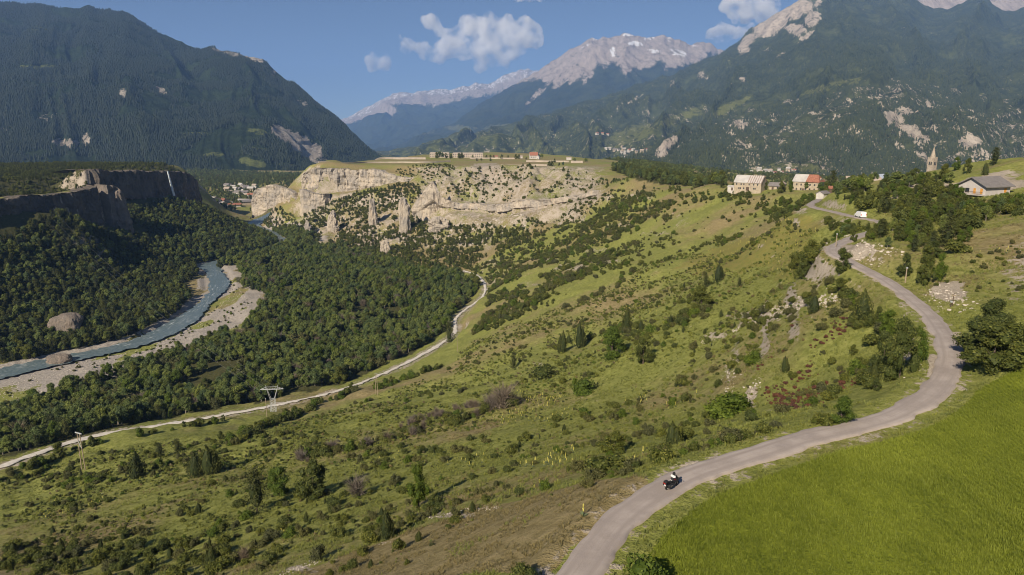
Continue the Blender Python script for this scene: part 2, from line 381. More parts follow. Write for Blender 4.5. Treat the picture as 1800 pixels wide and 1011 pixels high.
# ------------------------------------------------------------------ ground cover (what grows where)
gz = GH.ravel(); gpx, gpy = proj(gx, gy, gz)
FIELD = wpoly([(1203,866),(1262,842),(1330,815),(1395,797),(1450,781),(1560,754),(1620,735),(1650,720),(1700,690),(1760,664),(1799,646)])
FIELD = np.vstack([FIELD, [(110, 92), (125, 70), (110, 30), (50, 24), (8, 26), (6.5, 36)], wpoly([(1095,1010),(1122,975),(1150,930),(1172,896)])])
WOODC = wpoly([(0,735),(150,672),(240,648),(330,612),(420,585),(455,545),(480,520),(410,505),(415,470),(470,455),(540,432),(600,432),(660,452),(720,472),(800,482),(832,492),(842,505),(832,522),(800,548),(790,572),(770,592),(700,630),(600,672),(480,702),(300,735),(150,762),(0,805)])
WOODC = np.vstack([WOODC, [(-260, 250), (-330, 330)]])
WOODL = np.array([(-330,440),(-285,480),(-270,530),(-288,610),(-335,690),(-345,780),(-335,860),(-330,935),(-372,1020),(-420,1110),(-505,1130),(-512,1000),(-515,880),(-475,790),(-474,700),(-490,620),(-560,560),(-520,470)])
PLATL = np.array([(-600,1230),(-515,1125),(-516,900),(-482,800),(-482,700),(-500,640),(-600,560),(-1100,700),(-1300,1300),(-1000,1500),(-720,1380)])
WOODP = wpoly([(1075,300),(1110,287),(1150,286),(1190,300),(1225,312),(1280,325),(1275,331),(1200,327),(1150,322),(1120,318),(1100,308)])
dry = wpoly([(520,1005),(640,970),(740,925),(850,890),(960,866),(1060,850),(1120,845),(1090,890),(1030,950),(960,1008)])
yel = wpoly([(1200,470),(1240,440),(1330,415),(1440,395),(1450,430),(1440,455),(1340,470),(1260,485)])
red = wpoly([(1330,640),(1360,585),(1440,555),(1500,560),(1530,610),(1520,680),(1430,720),(1370,720),(1330,690)])
def soft(P, wob=4.0, s=0):
    w = fbm2(gx / 9, gy / 9, 2, 40 + s) * wob
    return inpoly(gx + w, gy - w, P).astype(float)
slope = np.zeros_like(GH)
_dr = np.gradient(GH, axis=1) / np.gradient(RR, axis=1); _da = np.gradient(GH, axis=0) / (RR * (az[1] - az[0])); slope = np.hypot(_dr, _da).ravel()
bare = np.zeros(len(gx)); forest = np.zeros(len(gx)); gravel = np.zeros(len(gx)); dryw = np.zeros(len(gx))
bare = np.maximum(bare, sstep(.85, 1.3, slope) * .8)
bad = sstep(690, 760, gpx) * sstep(1100, 1030, gpx) * sstep(286, 296, gpy) * sstep(440, 370, gpy) * sstep(700, 800, gy)
bare = np.maximum(bare, bad * (.4 + .5 * rid2(gx / 30, gy / 60, 3, 51)))
tal = sstep(470, 560, gpx) * sstep(960, 800, gpx) * sstep(320, 345, gpy) * sstep(470, 425, gpy) * sstep(680, 800, gy)
bare = np.maximum(bare, tal * (.6 + .35 * fbm2(gx / 25, gy / 25, 3, 52)))
for a, b, rx, ry, v in [(855,305,28,34,.95),(1190,385,30,12,.3),(1005,470,30,8,.7),(1060,458,30,6,.8),(1340,555,60,10,.75),(1260,590,30,8,.7),(1420,530,30,14,.85),(1500,440,55,16,.95),(1665,515,30,26,.95),(1640,660,12,40,.95),(1590,540,10,20,.5),
                       (1650,330,60,12,.9),(1760,322,60,22,.95),(1590,350,30,8,.8),(1320,700,14,22,.8),(1280,660,6,30,.6),(1470,388,30,10,.5),(1700,388,25,8,.6),(1790,490,30,60,.55),(770,905,60,6,.8),(530,1000,45,9,.9),(1400,390,6,12,.8),(1410,372,14,8,.7),(1130,345,30,10,.55),(1020,352,40,8,.75),(1060,345,24,8,.8),(990,380,34,6,.5),(1090,395,30,5,.55),(1150,410,34,5,.45),(1040,440,34,5,.55),(960,455,30,6,.5),(930,500,24,6,.5),(905,545,16,8,.5),(950,640,14,6,.4),(870,470,40,20,.4)]:
    d = np.hypot((gpx - a) / rx, (gpy - b) / ry) + fbm2(gx / 5, gy / 5, 2, 61) * .35
    bare = np.maximum(bare, v * sstep(1.15, .6, d) * (gy < 1300))
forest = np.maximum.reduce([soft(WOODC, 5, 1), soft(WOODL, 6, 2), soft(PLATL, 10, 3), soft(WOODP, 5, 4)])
def near_some(m, L):
    d = np.full(len(gx), 1e3); k = np.nonzero(m)[0]; d[k] = near_line(gx[k], gy[k], L)[0]; return d
rd = near_some((gx < 0) & (gz < 14) & (gy > 300) & (gy < 1300), RIV)
gravel = sstep(70, 48, rd + fbm2(gx / 30, gy / 30, 3, 71) * 22) * (gx < 0) * (gz < 14) * (gy < 1300)
gravel *= sstep(-.25, .25, fbm2(gx / 22, gy / 60, 3, 72) + .35)
gravel *= np.where((gx < np.interp(gy, np.maximum.accumulate(RIV[:, 1]), RIV[:, 0])) & (rd > 20), .25, 1)
forest = forest * (1 - sstep(.4, .8, gravel) * (rd < 60))
dryw = np.clip(.33 + .45 * fbm2(gx / 45, gy / 45, 4, 81), 0, 1)
dryw = np.maximum(dryw, soft(dry, 2.5, 5) * .95)
plat = sstep(200, 900, gy) * .25
dryw = np.clip(dryw + plat, 0, 1)
fieldw = (inpoly(gx, gy, FIELD) & (near_some((gy < 430) & (gx > -30), ROAD) > 3.6)).astype(float)
verge = np.zeros(len(gx)); d = near_some((gy < 430) & (gx > -30), ROAD); verge = sstep(3.6, 2.0, d) * (gy < 430)
bare = np.maximum(bare, verge * .4 * (1 - fieldw))
d = near_some((gy < 800) & (gx < 30) & (gy > 150), TRK); bare = np.maximum(bare, sstep(7, 3, d) * .6)
town = sstep(260, 120, np.hypot((gx + 760) / 1.3, gy - 1900)) * 0
redw = soft(red, 4, 7) * sstep(.0, .4, fbm2(gx / 8, gy / 8, 3, 91) + .1)
yelw = soft(yel, 4, 8)

def ground_mat():
    m, nt, out = newmat('ground_cover'); N = NT(nt)
    a = N.sep(N.attr('cov_a').outputs['Color']); b = N.sep(N.attr('cov_b').outputs['Color'])
    n1 = N.noise(.09, 6, .62); n2 = N.noise(.7, 6, .65); n3 = N.noise(5.0, 3, .6); n4 = N.noise(.018, 5, .6)
    lush = N.mix(N.ramp(n2, .3, .7), (.148, .168, .036), (.275, .285, .08))
    straw = N.mix(N.ramp(n2, .3, .72), (.2, .16, .07), (.32, .26, .135))
    f = N.math('ADD', a[1], N.math('MULTIPLY_ADD', n1, 1.1, -.55)); f = N.math('ADD', f, N.math('MULTIPLY_ADD', n3, .5, -.25))
    c = N.mix(N.ramp(f, .25, .85), lush, straw)
    c = N.mix(N.math('MULTIPLY', b[2], N.ramp(n2, .35, .6)), c, (.23, .2, .055))
    c = N.mix(N.math('MULTIPLY', N.ramp(n3, .52, .72), .55), c, N.mix(.72, c, (.03, .035, .012))); c = N.mix(N.math('MULTIPLY', N.ramp(N.noise(2.2, 5, .7), .54, .7), .5), c, (.3, .28, .12))
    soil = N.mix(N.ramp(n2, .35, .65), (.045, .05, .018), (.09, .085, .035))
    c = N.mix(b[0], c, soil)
    rock = N.mix(N.ramp(n1, .3, .7), (.31, .265, .21), (.47, .41, .335)); rock = N.mix(N.ramp(n3, .45, .7), rock, (.24, .2, .16))
    rf = N.math('ADD', a[0], N.math('MULTIPLY_ADD', n2, 2.4, -1.2)); rf = N.math('ADD', rf, N.math('MULTIPLY_ADD', n1, 1.2, -.6)); rf = N.math('ADD', rf, N.math('MULTIPLY_ADD', n3, .8, -.4))
    c = N.mix(N.ramp(rf, .45, .72), c, rock)
    grav = N.mix(N.ramp(n2, .3, .7), (.25, .225, .2), (.42, .38, .33))
    gf = N.math('ADD', b[1], N.math('MULTIPLY_ADD', n2, 2.0, -1.0)); gf = N.math('ADD', gf, N.math('MULTIPLY_ADD', n1, 1.2, -.6)); c = N.mix(N.ramp(gf, .45, .6), c, grav)
    c = N.mix(a[2], c, N.mix(N.ramp(n2, .3, .7), (.12, .15, .014), (.18, .21, .024)))
    hgt = N.math('ADD', N.math('MULTIPLY', n3, .35), n2)
    principled(N, out, c, .92, .1, N.bump(hgt, .9, .5)); return m
M = {}
M['ground'] = ground_mat()
i = np.arange(NAZ - 1)[:, None] * NR + np.arange(NR - 1)[None, :]
GF = np.stack([i, i + 1, i + NR + 1, i + NR], -1).reshape(-1, 4)
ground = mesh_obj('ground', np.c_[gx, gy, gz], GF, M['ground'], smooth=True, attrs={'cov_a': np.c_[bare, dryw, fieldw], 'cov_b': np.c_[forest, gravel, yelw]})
tag(ground, kind='structure')

# ------------------------------------------------------------------ road, track, river as sheets laid on their beds
def ribbon(name, L, half, lift, mat, crown=0.0, edge=0.0, kind='structure', ncol=9, sink=True, seed=0):
    L = np.asarray(L); T = np.gradient(L[:, :2], axis=0); T /= np.linalg.norm(T, axis=1)[:, None]; Nn = np.c_[T[:, 1], -T[:, 0]]
    V = []; s = np.r_[0, np.cumsum(np.hypot(*np.diff(L[:, :2], axis=0).T))]
    us = np.linspace(-1, 1, ncol); hw = half(s) if callable(half) else np.full(len(L), half)
    E1 = fbm2(s / 3.1, s * 0 + 5.3, 3, seed) * edge; E2 = fbm2(s / 3.1, s * 0 + 55.3, 3, seed) * edge
    for k in range(len(L)):
        for u in us:
            w = u * hw[k] + (E1[k] if u < 0 else E2[k]) * abs(u) ** 3
            x, y = L[k, :2] + Nn[k] * w
            z = L[k, 2] + lift(k) + crown * (1 - u * u) - (.25 if sink and abs(u) == 1 else 0)
            V.append((x, y, z))
    i = np.arange(len(L) - 1)[:, None] * ncol + np.arange(ncol - 1)[None]
    Fc = np.stack([i, i + 1, i + ncol + 1, i + ncol], -1).reshape(-1, 4)
    o = mesh_obj(name, V, Fc, mat, smooth=True, attrs={'across': np.tile(us, len(L)), 'along': np.repeat(s, ncol)})
    tag(o, kind=kind); return o
def asphalt_mat():
    m, nt, out = newmat('old_asphalt'); N = NT(nt)
    u = N.attr('across').outputs['Fac']; s = N.attr('along').outputs['Fac']
    n1 = N.noise(.35, 6, .6); n2 = N.noise(14, 3, .7); n3 = N.noise(2.2, 5, .65)
    c = N.mix(N.ramp(n1, .32, .68), (.25, .22, .203), (.375, .332, .305)); c = N.mix(N.ramp(n2, .3, .75), c, N.mix(.5, c, (.45, .385, .345)))
    w = N.n('CombineXYZ'); N.set(w, 0, N.math('MULTIPLY', u, 6.0)); N.set(w, 1, N.math('MULTIPLY', s, .05))
    n4 = N.noise(1.0, 4, .6, vec=w.outputs[0]); c = N.mix(N.math('MULTIPLY', N.ramp(n4, .42, .68), .35), c, (.27, .225, .2))
    au = N.math('ABSOLUTE', u); tw = N.math('SUBTRACT', 1.0, N.math('MULTIPLY', N.math('ABSOLUTE', N.math('SUBTRACT', au, .45)), 5.0), clamp=True); c = N.mix(N.math('MULTIPLY', tw, N.ramp(n1, .25, .7)), c, N.mix(.5, c, (.2, .17, .155))); ed = N.math('ADD', au, N.math('MULTIPLY_ADD', n3, .3, -.15)); c = N.mix(N.ramp(ed, .86, 1.0), c, (.32, .27, .2))
    cr = N.n('TexVoronoi', feature='DISTANCE_TO_EDGE'); N.set(cr, 'Scale', .45); N.set(cr, 'Vector', N.pos()); c = N.mix(N.math('MULTIPLY', N.math('MULTIPLY', N.ramp(cr.outputs['Distance'], .015, .0), .12), N.ramp(n1, .5, .6)), c, (.1, .09, .085))
    principled(N, out, c, .85, .25, N.bump(n2, .25, .02)); return m
M['asphalt'] = asphalt_mat()
roadL = catmull(ROADW, 40)
road = ribbon('road', roadL, 1.6, lambda k: .05 + .0007 * max(0, roadL[k, 1] - 60), M['asphalt'], crown=.05, edge=.35, ncol=13, seed=3)
M['track'] = plain('white_gravel', (.6, .56, .5), .95, .15, .8)
trackL = catmull(TRKW, 30)
track = ribbon('gravel_track', trackL, lambda s: 1.25 + .3 * np.sin(s / 37), lambda k: .25, M['track'], edge=.9, ncol=7, seed=8)
tag(track)
def water_mat():
    m, nt, out = newmat('glacial_water'); N = NT(nt)
    s = N.attr('along').outputs['Fac']; u = N.attr('across').outputs['Fac']
    w = N.n('CombineXYZ'); N.set(w, 0, N.math('MULTIPLY', u, 3.0)); N.set(w, 1, N.math('MULTIPLY', s, .05))
    n = N.noise(2.2, 7, .68, vec=w.outputs[0], dist=.6); nb = N.noise(.6, 4, .6); big = N.noise(.03, 3, .5)
    c = N.mix(N.ramp(nb, .3, .7), (.085, .128, .142), (.155, .2, .21))
    foam = N.math('MULTIPLY', N.ramp(n, .54, .68), N.ramp(big, .4, .56)); c = N.mix(foam, c, (.75, .78, .78))
    principled(N, out, c, .28, .5, N.bump(N.math('ADD', nb, n), .5, .6)); return m
M['water'] = water_mat()
rivL = catmull(RIVW, 26)
river = ribbon('river', rivL, lambda s: 9.0 + 1.8 * np.sin(s / 60) + 1.5 * np.sin(s / 23), lambda k: .15, M['water'], edge=2.2, ncol=9, sink=False, seed=5)

# ------------------------------------------------------------------ cliffs
def rock_mat(name, pale, grey, stain, dark, sc_=1.0):
    m, nt, out = newmat(name); N = NT(nt)
    v = N.mp((.16 * sc_, .16 * sc_, .02 * sc_)); n1 = N.noise(1.0, 6, .62, vec=v, dist=.4); n2 = N.noise(.05 * sc_, 5, .6); n3 = N.noise(.6 * sc_, 5, .65)
    h = N.mp((.03 * sc_, .03 * sc_, .35 * sc_)); n4 = N.noise(1.0, 4, .6, vec=h)
    c = N.mix(N.ramp(n2, .36, .62), pale, grey); c = N.mix(N.math('MULTIPLY', N.ramp(n1, .52, .72), .8), c, stain); c = N.mix(N.math('MULTIPLY', N.ramp(n4, .6, .8), .25), c, dark); c = N.mix(N.math('MULTIPLY', N.ramp(N.noise(2.3, 5, .65, vec=v, dist=.3), .54, .66), .55), c, dark)
    c = N.mix(N.math('MULTIPLY', N.ramp(n3, .58, .75), .5), c, dark)
    principled(N, out, c, .95, .1, N.bump(N.math('ADD', n1, n3), 1.0, 2.0)); return m
M['cliff'] = rock_mat('cream_conglomerate', (.5, .435, .35), (.34, .31, .275), (.54, .44, .32), (.2, .178, .155))
M['cliff_shade_tone'] = rock_mat('shade_toned_conglomerate', (.17, .145, .118), (.11, .098, .085), (.2, .16, .12), (.06, .055, .05))  # conglomerate darkened so its colour carries the shade of the left gorge walls
M['boulder'] = rock_mat('boulder_rock', (.36, .3, .25), (.28, .245, .21), (.4, .32, .25), (.2, .175, .15), 4)
def cliff(name, key, mat, amp=5.0, rows=26, back=26, overhang=0.0, seed=0, label=None, group=None):
    L = CLW[key]; s0 = np.r_[0, np.cumsum(np.hypot(*np.diff(L[:, :2], axis=0).T))]; n = max(30, int(s0[-1] / 2.2)); s = np.linspace(0, s0[-1], n)
    P = np.stack([np.interp(s, s0, L[:, k]) for k in range(4)], 1)
    T = np.gradient(P[:, :2], axis=0); T /= np.linalg.norm(T, axis=1)[:, None]; O = np.c_[T[:, 1], -T[:, 0]]      # outward (towards the gorge)
    V = []; prof = []
    tj = fbm2(s / 14, s * 0 + seed, 3, 5 + seed) * 1.6 + fbm2(s / 3.5, s * 0 + seed, 2, 15 + seed) * .8
    vals = np.r_[np.linspace(0, 1, rows)]
    cols = rows + 3
    for r in range(cols):
        if r < 3:                                                # cap, from the back to the rim
            k = (-back, -back * .45, -2.5)[r]; off = np.full(n, k); z = P[:, 2] + tj * (r > 0) - (4.0, .2, .2)[r]
        else:
            v = vals[r - 3]; z = P[:, 2] + tj * (1 - v) - v * (P[:, 2] - P[:, 3] + 5.0)
            but = (rid2(s / 26, s * 0 + seed * 3.1, 3, 70 + seed) - .55) * amp * 1.5
            off = but * (.55 + .6 * v) + amp * .4 * v + fbm3(P[:, 0] / 9, P[:, 1] / 9, z / 16, 4, 80 + seed) * amp * .55 + fbm2(z / 6.5, s / 40, 2, 90 + seed) * amp * .2 - np.maximum(0, rid2(s / 6.5 + fbm2(z / 9, s / 20, 2, 95 + seed) * .5, z / 60, 2, 97 + seed) - .72) * amp * 2.2 + np.floor(fbm3(P[:, 0] / 4, P[:, 1] / 4, z / 6, 2, 99 + seed) * 2.5) * amp * .07
            if v == 0: off = off * .6
            if overhang:
                hh = sstep(.45, .52, v) * sstep(.95, .72, v); off = off - overhang * hh * (.55 + .45 * np.sin(s / 17 + seed))
        V.append(np.c_[P[:, 0] + O[:, 0] * off, P[:, 1] + O[:, 1] * off, z])
    V = np.stack(V, 1); m = cols
    endf = np.minimum(np.arange(n), np.arange(n)[::-1])          # the ends bend back into the hill
    bend = sstep(4, 0, endf) * back * .5
    V[:, :, 0] -= O[:, 0:1] * bend[:, None]; V[:, :, 1] -= O[:, 1:2] * bend[:, None]
    i = np.arange(n - 1)[:, None] * m + np.arange(m - 1)[None]
    Fc = np.stack([i, i + 1, i + m + 1, i + m], -1).reshape(-1, 4)
    o = mesh_obj(name, V.reshape(-1, 3), Fc, mat, smooth=False)
    tag(o, label, 'cliff', group); return o
cliff('cliff', 'main', M['cliff'], 6.5, 30, 30, seed=1, label='tall cream and grey rock wall under the rim of the fort plateau')
cliff('cliff', 'tier', M['cliff'], 4.0, 24, 24, seed=2, label='lower block of pale cliff below the western end of the main wall')
cliff('cliff', 'west', M['cliff'], 5.5, 24, 24, seed=3, label='low broken cliff at the far left foot of the plateau, beside the town')
cliff('cliff', 'ledge', M['cliff'], 4.5, 26, 22, overhang=11.0, seed=4, label='long undercut rock ledge with a dark gap beneath, across the gullied slope')
cliff('cliff', 'near', M['cliff_shade_tone'], 5.0, 24, 30, seed=5, label='shaded cliff at the left edge above the dark forest')
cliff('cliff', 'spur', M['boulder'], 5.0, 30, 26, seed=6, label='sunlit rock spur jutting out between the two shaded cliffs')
cliff('cliff', 'fall', M['cliff_shade_tone'], 5.0, 28, 34, seed=7, label='long shaded cliff wall with the waterfall on it')

# waterfall
m_, nt_, out_ = newmat('falling_water'); N_ = NT(nt_)
principled(N_, out_, N_.mix(N_.ramp(N_.noise(1.0, 5, .6, vec=N_.mp((1.2, 1.2, .06))), .35, .65), (.3, .36, .4), (.8, .84, .86)), .35, .4); M['fall'] = m_
wf = []; top = Py(285, 301, 1000); bot = Py(297, 361, 1000); nw = 34
for k in range(nw):
    t = k / (nw - 1); c = top * (1 - t) + bot * t; c = c + np.array([9.5 + 3.0 * t, -3, 0]); w = 1.0 + 1.8 * t
    for u in (-1, -.5, 0, .5, 1):
        wf.append((c[0] + (1 - u * u) * .8 + .3 * math.sin(k * 1.7 + u * 5), c[1] + u * w * 1.5 + .4 * math.sin(k * .9), c[2]))
    for u in (.5, -.5): wf.append((c[0] - 1.2, c[1] + u * w, c[2]))
Fw = [(k * 7 + a, k * 7 + (a + 1) % 7, (k + 1) * 7 + (a + 1) % 7, (k + 1) * 7 + a) for k in range(nw - 1) for a in range(7)]
tag(mesh_obj('waterfall', wf, Fw, M['fall'], smooth=True), 'thin white waterfall dropping over the shaded left cliff', 'waterfall')

def rock(name, px0, px1, yt, yb, Y, mat, label, seed, squash=.8, point=0.0, cat='rock', group=None):
    Y = float(hit((px0 + px1) / 2, yb)[0, 1]); a = Py((px0 + px1) / 2, yb, Y); t = Py((px0 + px1) / 2, yt, Y); w = (px1 - px0) / F * Y / 2 * 1.02; h = t[2] - a[2]
    bm = bmesh.new(); bmesh.ops.create_icosphere(bm, subdivisions=5, radius=1)
    co = np.array([v.co[:] for v in bm.verts]); fc = np.array([[v.index for v in f.verts] for f in bm.faces]); bm.free()
    zz = (co[:, 2] + 1) / 2; e = np.sign(co) * np.abs(co) ** .75; co = e
    taper = 1 - point * zz ** 1.3; q = fbm3(co[:, 0] * 1.6 + seed, co[:, 1] * 1.6, co[:, 2] * (1.6 if point == 0 else 2.2), 5, seed) * (.2 if point == 0 else .42)
    if point: q = q + (rid2(np.arctan2(co[:, 1], co[:, 0]) * 1.9 + seed, zz * 1.4, 3, seed + 3) - .6) * .55 - np.maximum(0, rid2(zz * 5 + seed, co[:, 0] * .3, 2, seed + 7) - .7) * .5
    co[:, :2] *= (taper + q * .8)[:, None]; co[:, 2] += q * .3
    V = np.c_[co[:, 0] * w, co[:, 1] * w * squash, (co[:, 2] + .86) * h / 1.86 - .14 * h]
    o = mesh_obj(name, V, fc, mat); gnd = min(a[2], float(Hf(a[0], a[1])) + h * .1); o.location = (a[0], a[1] + w * squash * .3, a[2]); tag(o, label, cat, group); return o
rock('rock_pinnacle', 648, 663, 342, 397, 985, M['cliff'], 'narrow grey rock pinnacle standing alone among dark trees below the main wall', 3, .8, .35)
rock('rock_pinnacle', 700, 722, 338, 412, 955, M['cliff'], 'broad double-headed rock pinnacle left of the undercut ledge', 5, .8, .35)
rock('rock_pinnacle', 574, 596, 366, 408, 1030, M['cliff'], 'short blunt rock pinnacle low on the wooded talus', 8, .8, .45)
rock('rock_pinnacle', 536, 548, 385, 412, 1050, M['cliff'], 'small rock stub at the foot of the talus near the far river bend', 9, .8, .4)
rock('rock_outcrop', 668, 686, 420, 446, 880, M['cliff'], 'small pale rock outcrop at the lower edge of the talus', 12, .8, .3)
rock('rock_outcrop', 752, 790, 378, 408, 930, M['cliff'], 'jumble block just under the cream ledge', 13, .8, .3)
rock('boulder', 90, 144, 547, 588, 500, M['boulder'], 'huge rounded boulder in the dark forest near the river', 21, .85)
rock('boulder', 82, 122, 622, 640, 445, M['boulder'], 'low brown boulder on the far river bank', 23, .8)
# ------------------------------------------------------------------ mountains: slopes from a foot line to a ridge line
def mountain_mat(name, forest_d, forest_l, rock_d, rock_l, meadow, sc_):
    m, nt, out = newmat(name); N = NT(nt)
    a = N.sep(N.attr('cov').outputs['Color'])
    n1 = N.noise(.012 * sc_, 6, .65); n2 = N.noise(.05 * sc_, 6, .7); n3 = N.noise(.003 * sc_, 5, .6)
    st = N.noise(1.0, 6, .7, vec=N.mp((.02 * sc_, .006 * sc_, .004 * sc_)), dist=.5)
    c = N.mix(N.ramp(N.math('ADD', N.math('MULTIPLY', n1, .5), N.math('MULTIPLY', n3, .5)), .38, .62), forest_d, forest_l); c = N.mix(N.math('MULTIPLY', N.ramp(n2, .5, .75), .5), c, forest_d)
    mf = N.math('ADD', a[1], N.math('MULTIPLY_ADD', n1, 1.6, -.8)); mf = N.math('ADD', mf, N.math('MULTIPLY_ADD', n2, 1.4, -.7)); c = N.mix(N.ramp(mf, .5, .75), c, N.mix(N.ramp(n2, .3, .7), meadow, tuple(v * .65 for v in meadow)))
    rk = N.mix(N.ramp(st, .3, .7), rock_d, rock_l); rf = N.math('ADD', a[0], N.math('MULTIPLY_ADD', st, 2.2, -1.1)); rf = N.math('ADD', rf, N.math('MULTIPLY_ADD', n2, 1.7, -.85))
    c = N.mix(N.ramp(rf, .5, .72), c, rk)
    sf = N.math('ADD', N.math('MULTIPLY', a[2], .86), N.math('MULTIPLY_ADD', st, 3.4, -1.7)); sf = N.math('ADD', sf, N.math('MULTIPLY_ADD', n2, 2.2, -1.1)); sf = N.math('MULTIPLY', sf, N.ramp(a[2], .03, .2)); c = N.mix(N.ramp(sf, .48, .66), c, (.8, .81, .83))
    principled(N, out, c, .95, .05, N.bump(N.math('ADD', n1, n2), 1.0, 22 / sc_)); return m
SHEETS = {}
def sheet(name, ridge, foot, mat, nu=320, nv=150, prof=1.15, amp=120, gully=200.0, rjit=6.0, patches=(), cover=None, seed=0, backdrop=.5):
    ridge = np.array(ridge, float); foot = np.array(foot, float)
    px = np.linspace(ridge[0, 0], ridge[-1, 0], nu)
    rp = Py(px, np.interp(px, ridge[:, 0], ridge[:, 1]), np.interp(px, ridge[:, 0], ridge[:, 2]))
    fpx = foot[0, 0] + (px - px[0]) / (px[-1] - px[0]) * (foot[-1, 0] - foot[0, 0])
    fp = Py(fpx, np.interp(fpx, foot[:, 0], foot[:, 1]), np.interp(fpx, foot[:, 0], foot[:, 2]))
    vv = np.r_[np.linspace(0, 1, nv - 14) ** .9, 1 + np.linspace(.02, backdrop, 14)]
    U, Vg = np.meshgrid(np.arange(nu), vv, indexing='ij'); v = Vg
    B = fp[:, None, :] + (rp - fp)[:, None, :] * np.minimum(v, 1)[..., None]
    B[..., 0] += (rp - fp)[:, None, 0] * np.maximum(v - 1, 0); B[..., 1] += (rp - fp)[:, None, 1] * np.maximum(v - 1, 0)
    dz = (rp - fp)[:, None, 2]; z = fp[:, None, 2] + dz * np.minimum(v, 1) ** prof - dz * np.maximum(v - 1, 0) * .9
    x, y = B[..., 0], B[..., 1]
    env = np.minimum(1, v / .12) * np.clip((1 - v) / .22, 0.0, 1) * (v <= 1)
    arc = np.cumsum(np.r_[0, np.hypot(*np.diff(rp[:, :2], axis=0).T)])[:, None] * np.ones_like(v)
    wob = fbm2(arc / gully / 2.2, v * 2.2, 3, seed) * .8
    gl = rid2(arc / gully + wob, v * 1.1 + 3.1 + seed, 4, seed + 1)
    z = z + env * ((gl - .62) * amp * 2.0 + fbm2(x / gully, y / gully, 5, seed + 7) * amp * .6)
    z = z + fbm2(x / (gully * .3), y / (gully * .3), 4, seed + 17) * amp * .11 * np.minimum(1, v / .1)
    z = z + np.where(v > .9, fbm2(arc / (gully * .22), arc * 0, 3, seed + 9), 0) * rjit
    P = np.stack([x, y, z], -1)
    PX, PYY = proj(x, y, z)
    cov = np.zeros(x.shape + (3,))
    if cover is not None: cov += cover(PX, PYY, z, v)
    for a, b, rx, ry, ang, ch, val in patches:
        ca, sa = math.cos(R(ang)), math.sin(R(ang)); dx, dy = PX - a, PYY - b
        d = np.hypot((dx * ca + dy * sa) / rx, (-dx * sa + dy * ca) / ry) + fbm2(PX / 14, PYY / 14, 2, seed + 23) * .25
        w = sstep(1.25, .75, d) * val
        if ch >= 0: cov[..., ch] = np.maximum(cov[..., ch], w)
        else: cov *= (1 - w)[..., None]
    n, m = x.shape; i = np.arange(n - 1)[:, None] * m + np.arange(m - 1)[None]
    Fc = np.stack([i, i + m, i + m + 1, i + 1], -1).reshape(-1, 4)
    o = mesh_obj(name, P.reshape(-1, 3), Fc, mat, smooth=True, attrs={'cov': cov.reshape(-1, 3)})
    tag(o, kind='structure'); SHEETS[o.name] = (P, cov, v, PX, PYY); return o
FD, FL = (.013, .022, .01), (.03, .044, .017)
M['mt_left'] = mountain_mat('forested_slope', FD, FL, (.22, .19, .165), (.42, .38, .33), (.14, .16, .05), 1.6)
M['mt_right'] = mountain_mat('mixed_slope', (.034, .046, .022), (.085, .1, .042), (.3, .255, .21), (.55, .48, .4), (.17, .185, .065), 1.6)
M['mt_far'] = mountain_mat('far_slope', (.025, .036, .02), (.05, .062, .03), (.29, .24, .21), (.46, .395, .35), (.16, .17, .08), .7)

# left mountain
mt_left = sheet('mountain', [(-420,-120,7000),(-200,-60,6800),(-60,-8,6500),(0,3,6400),(70,9,6300),(140,15,6200),(155,9,6200),(172,18,6200),(215,22,6100),(250,40,6000),(300,67,5850),(345,86,5700),(375,85,5600),(430,97,5450),(460,102,5350),(482,123,5250),(520,150,5100),(560,185,4950),(600,216,4800),(630,246,4650),(652,268,4550),(668,284,4450)],
  [(-420,300,2800),(-200,300,2700),(0,301,2700),(300,306,2700),(430,312,2700),(540,302,3000),(620,292,3600),(700,286,4000)], M['mt_left'], nu=420, nv=200, prof=1.05, amp=56, gully=420, rjit=9, seed=101,
  patches=[(118,252,26,9,0,0,.95),(150,246,8,12,0,0,.8),(215,165,10,11,20,0,.7),(282,158,13,8,30,0,.75),(505,240,36,12,28,0,1.0),(540,262,40,16,35,0,1.0),(550,280,8,26,-40,0,.9),(400,93,30,6,10,0,.62),(440,100,26,6,15,0,.75),(480,128,6,8,0,0,.7),(535,182,14,5,30,0,.6),
           (65,118,40,5,0,1,.75),(70,52,20,6,0,1,.6),(120,35,16,4,-10,1,.45),(440,285,34,7,12,1,.85),(455,262,26,5,10,1,.7),(375,272,24,5,0,1,.7),(330,235,36,4,0,1,.7),(450,230,20,6,10,1,.7),(500,290,20,5,10,1,.6),(10,230,14,10,0,0,.5),(80,205,30,10,0,0,.42),(420,305,30,5,0,0,.5),(300,290,60,8,0,0,.35)])
# far range
def cov_far(px, py, z, v):
    c = np.zeros(px.shape + (3,)); c[..., 0] = sstep(.62, .8, v + fbm2(px / 40, py / 25, 3, 5) * .12) * .95; c[..., 2] = sstep(.84, .97, v) * .55; c[..., 1] = .12; return c
sheet('mountain', [(480,290,23000),(560,240,22800),(600,212,22500),(640,191,22500),(680,170,22500),(700,164,22500),(760,160,22500),(800,155,22500),(830,148,22500),(862,144,22500),(900,128,22500),(928,119,22500),(960,132,22500),(1010,150,22500),(1100,175,22500)],
  [(480,276,14500),(700,272,14500),(1100,268,14500)], M['mt_far'], nu=220, nv=110, prof=1.0, amp=170, gully=900, rjit=42, cover=cov_far, seed=211, patches=[(770,160,30,6,-10,2,.55),(928,128,20,7,-25,2,.5),(840,150,16,5,0,2,.5),(715,166,10,4,20,2,.55)])
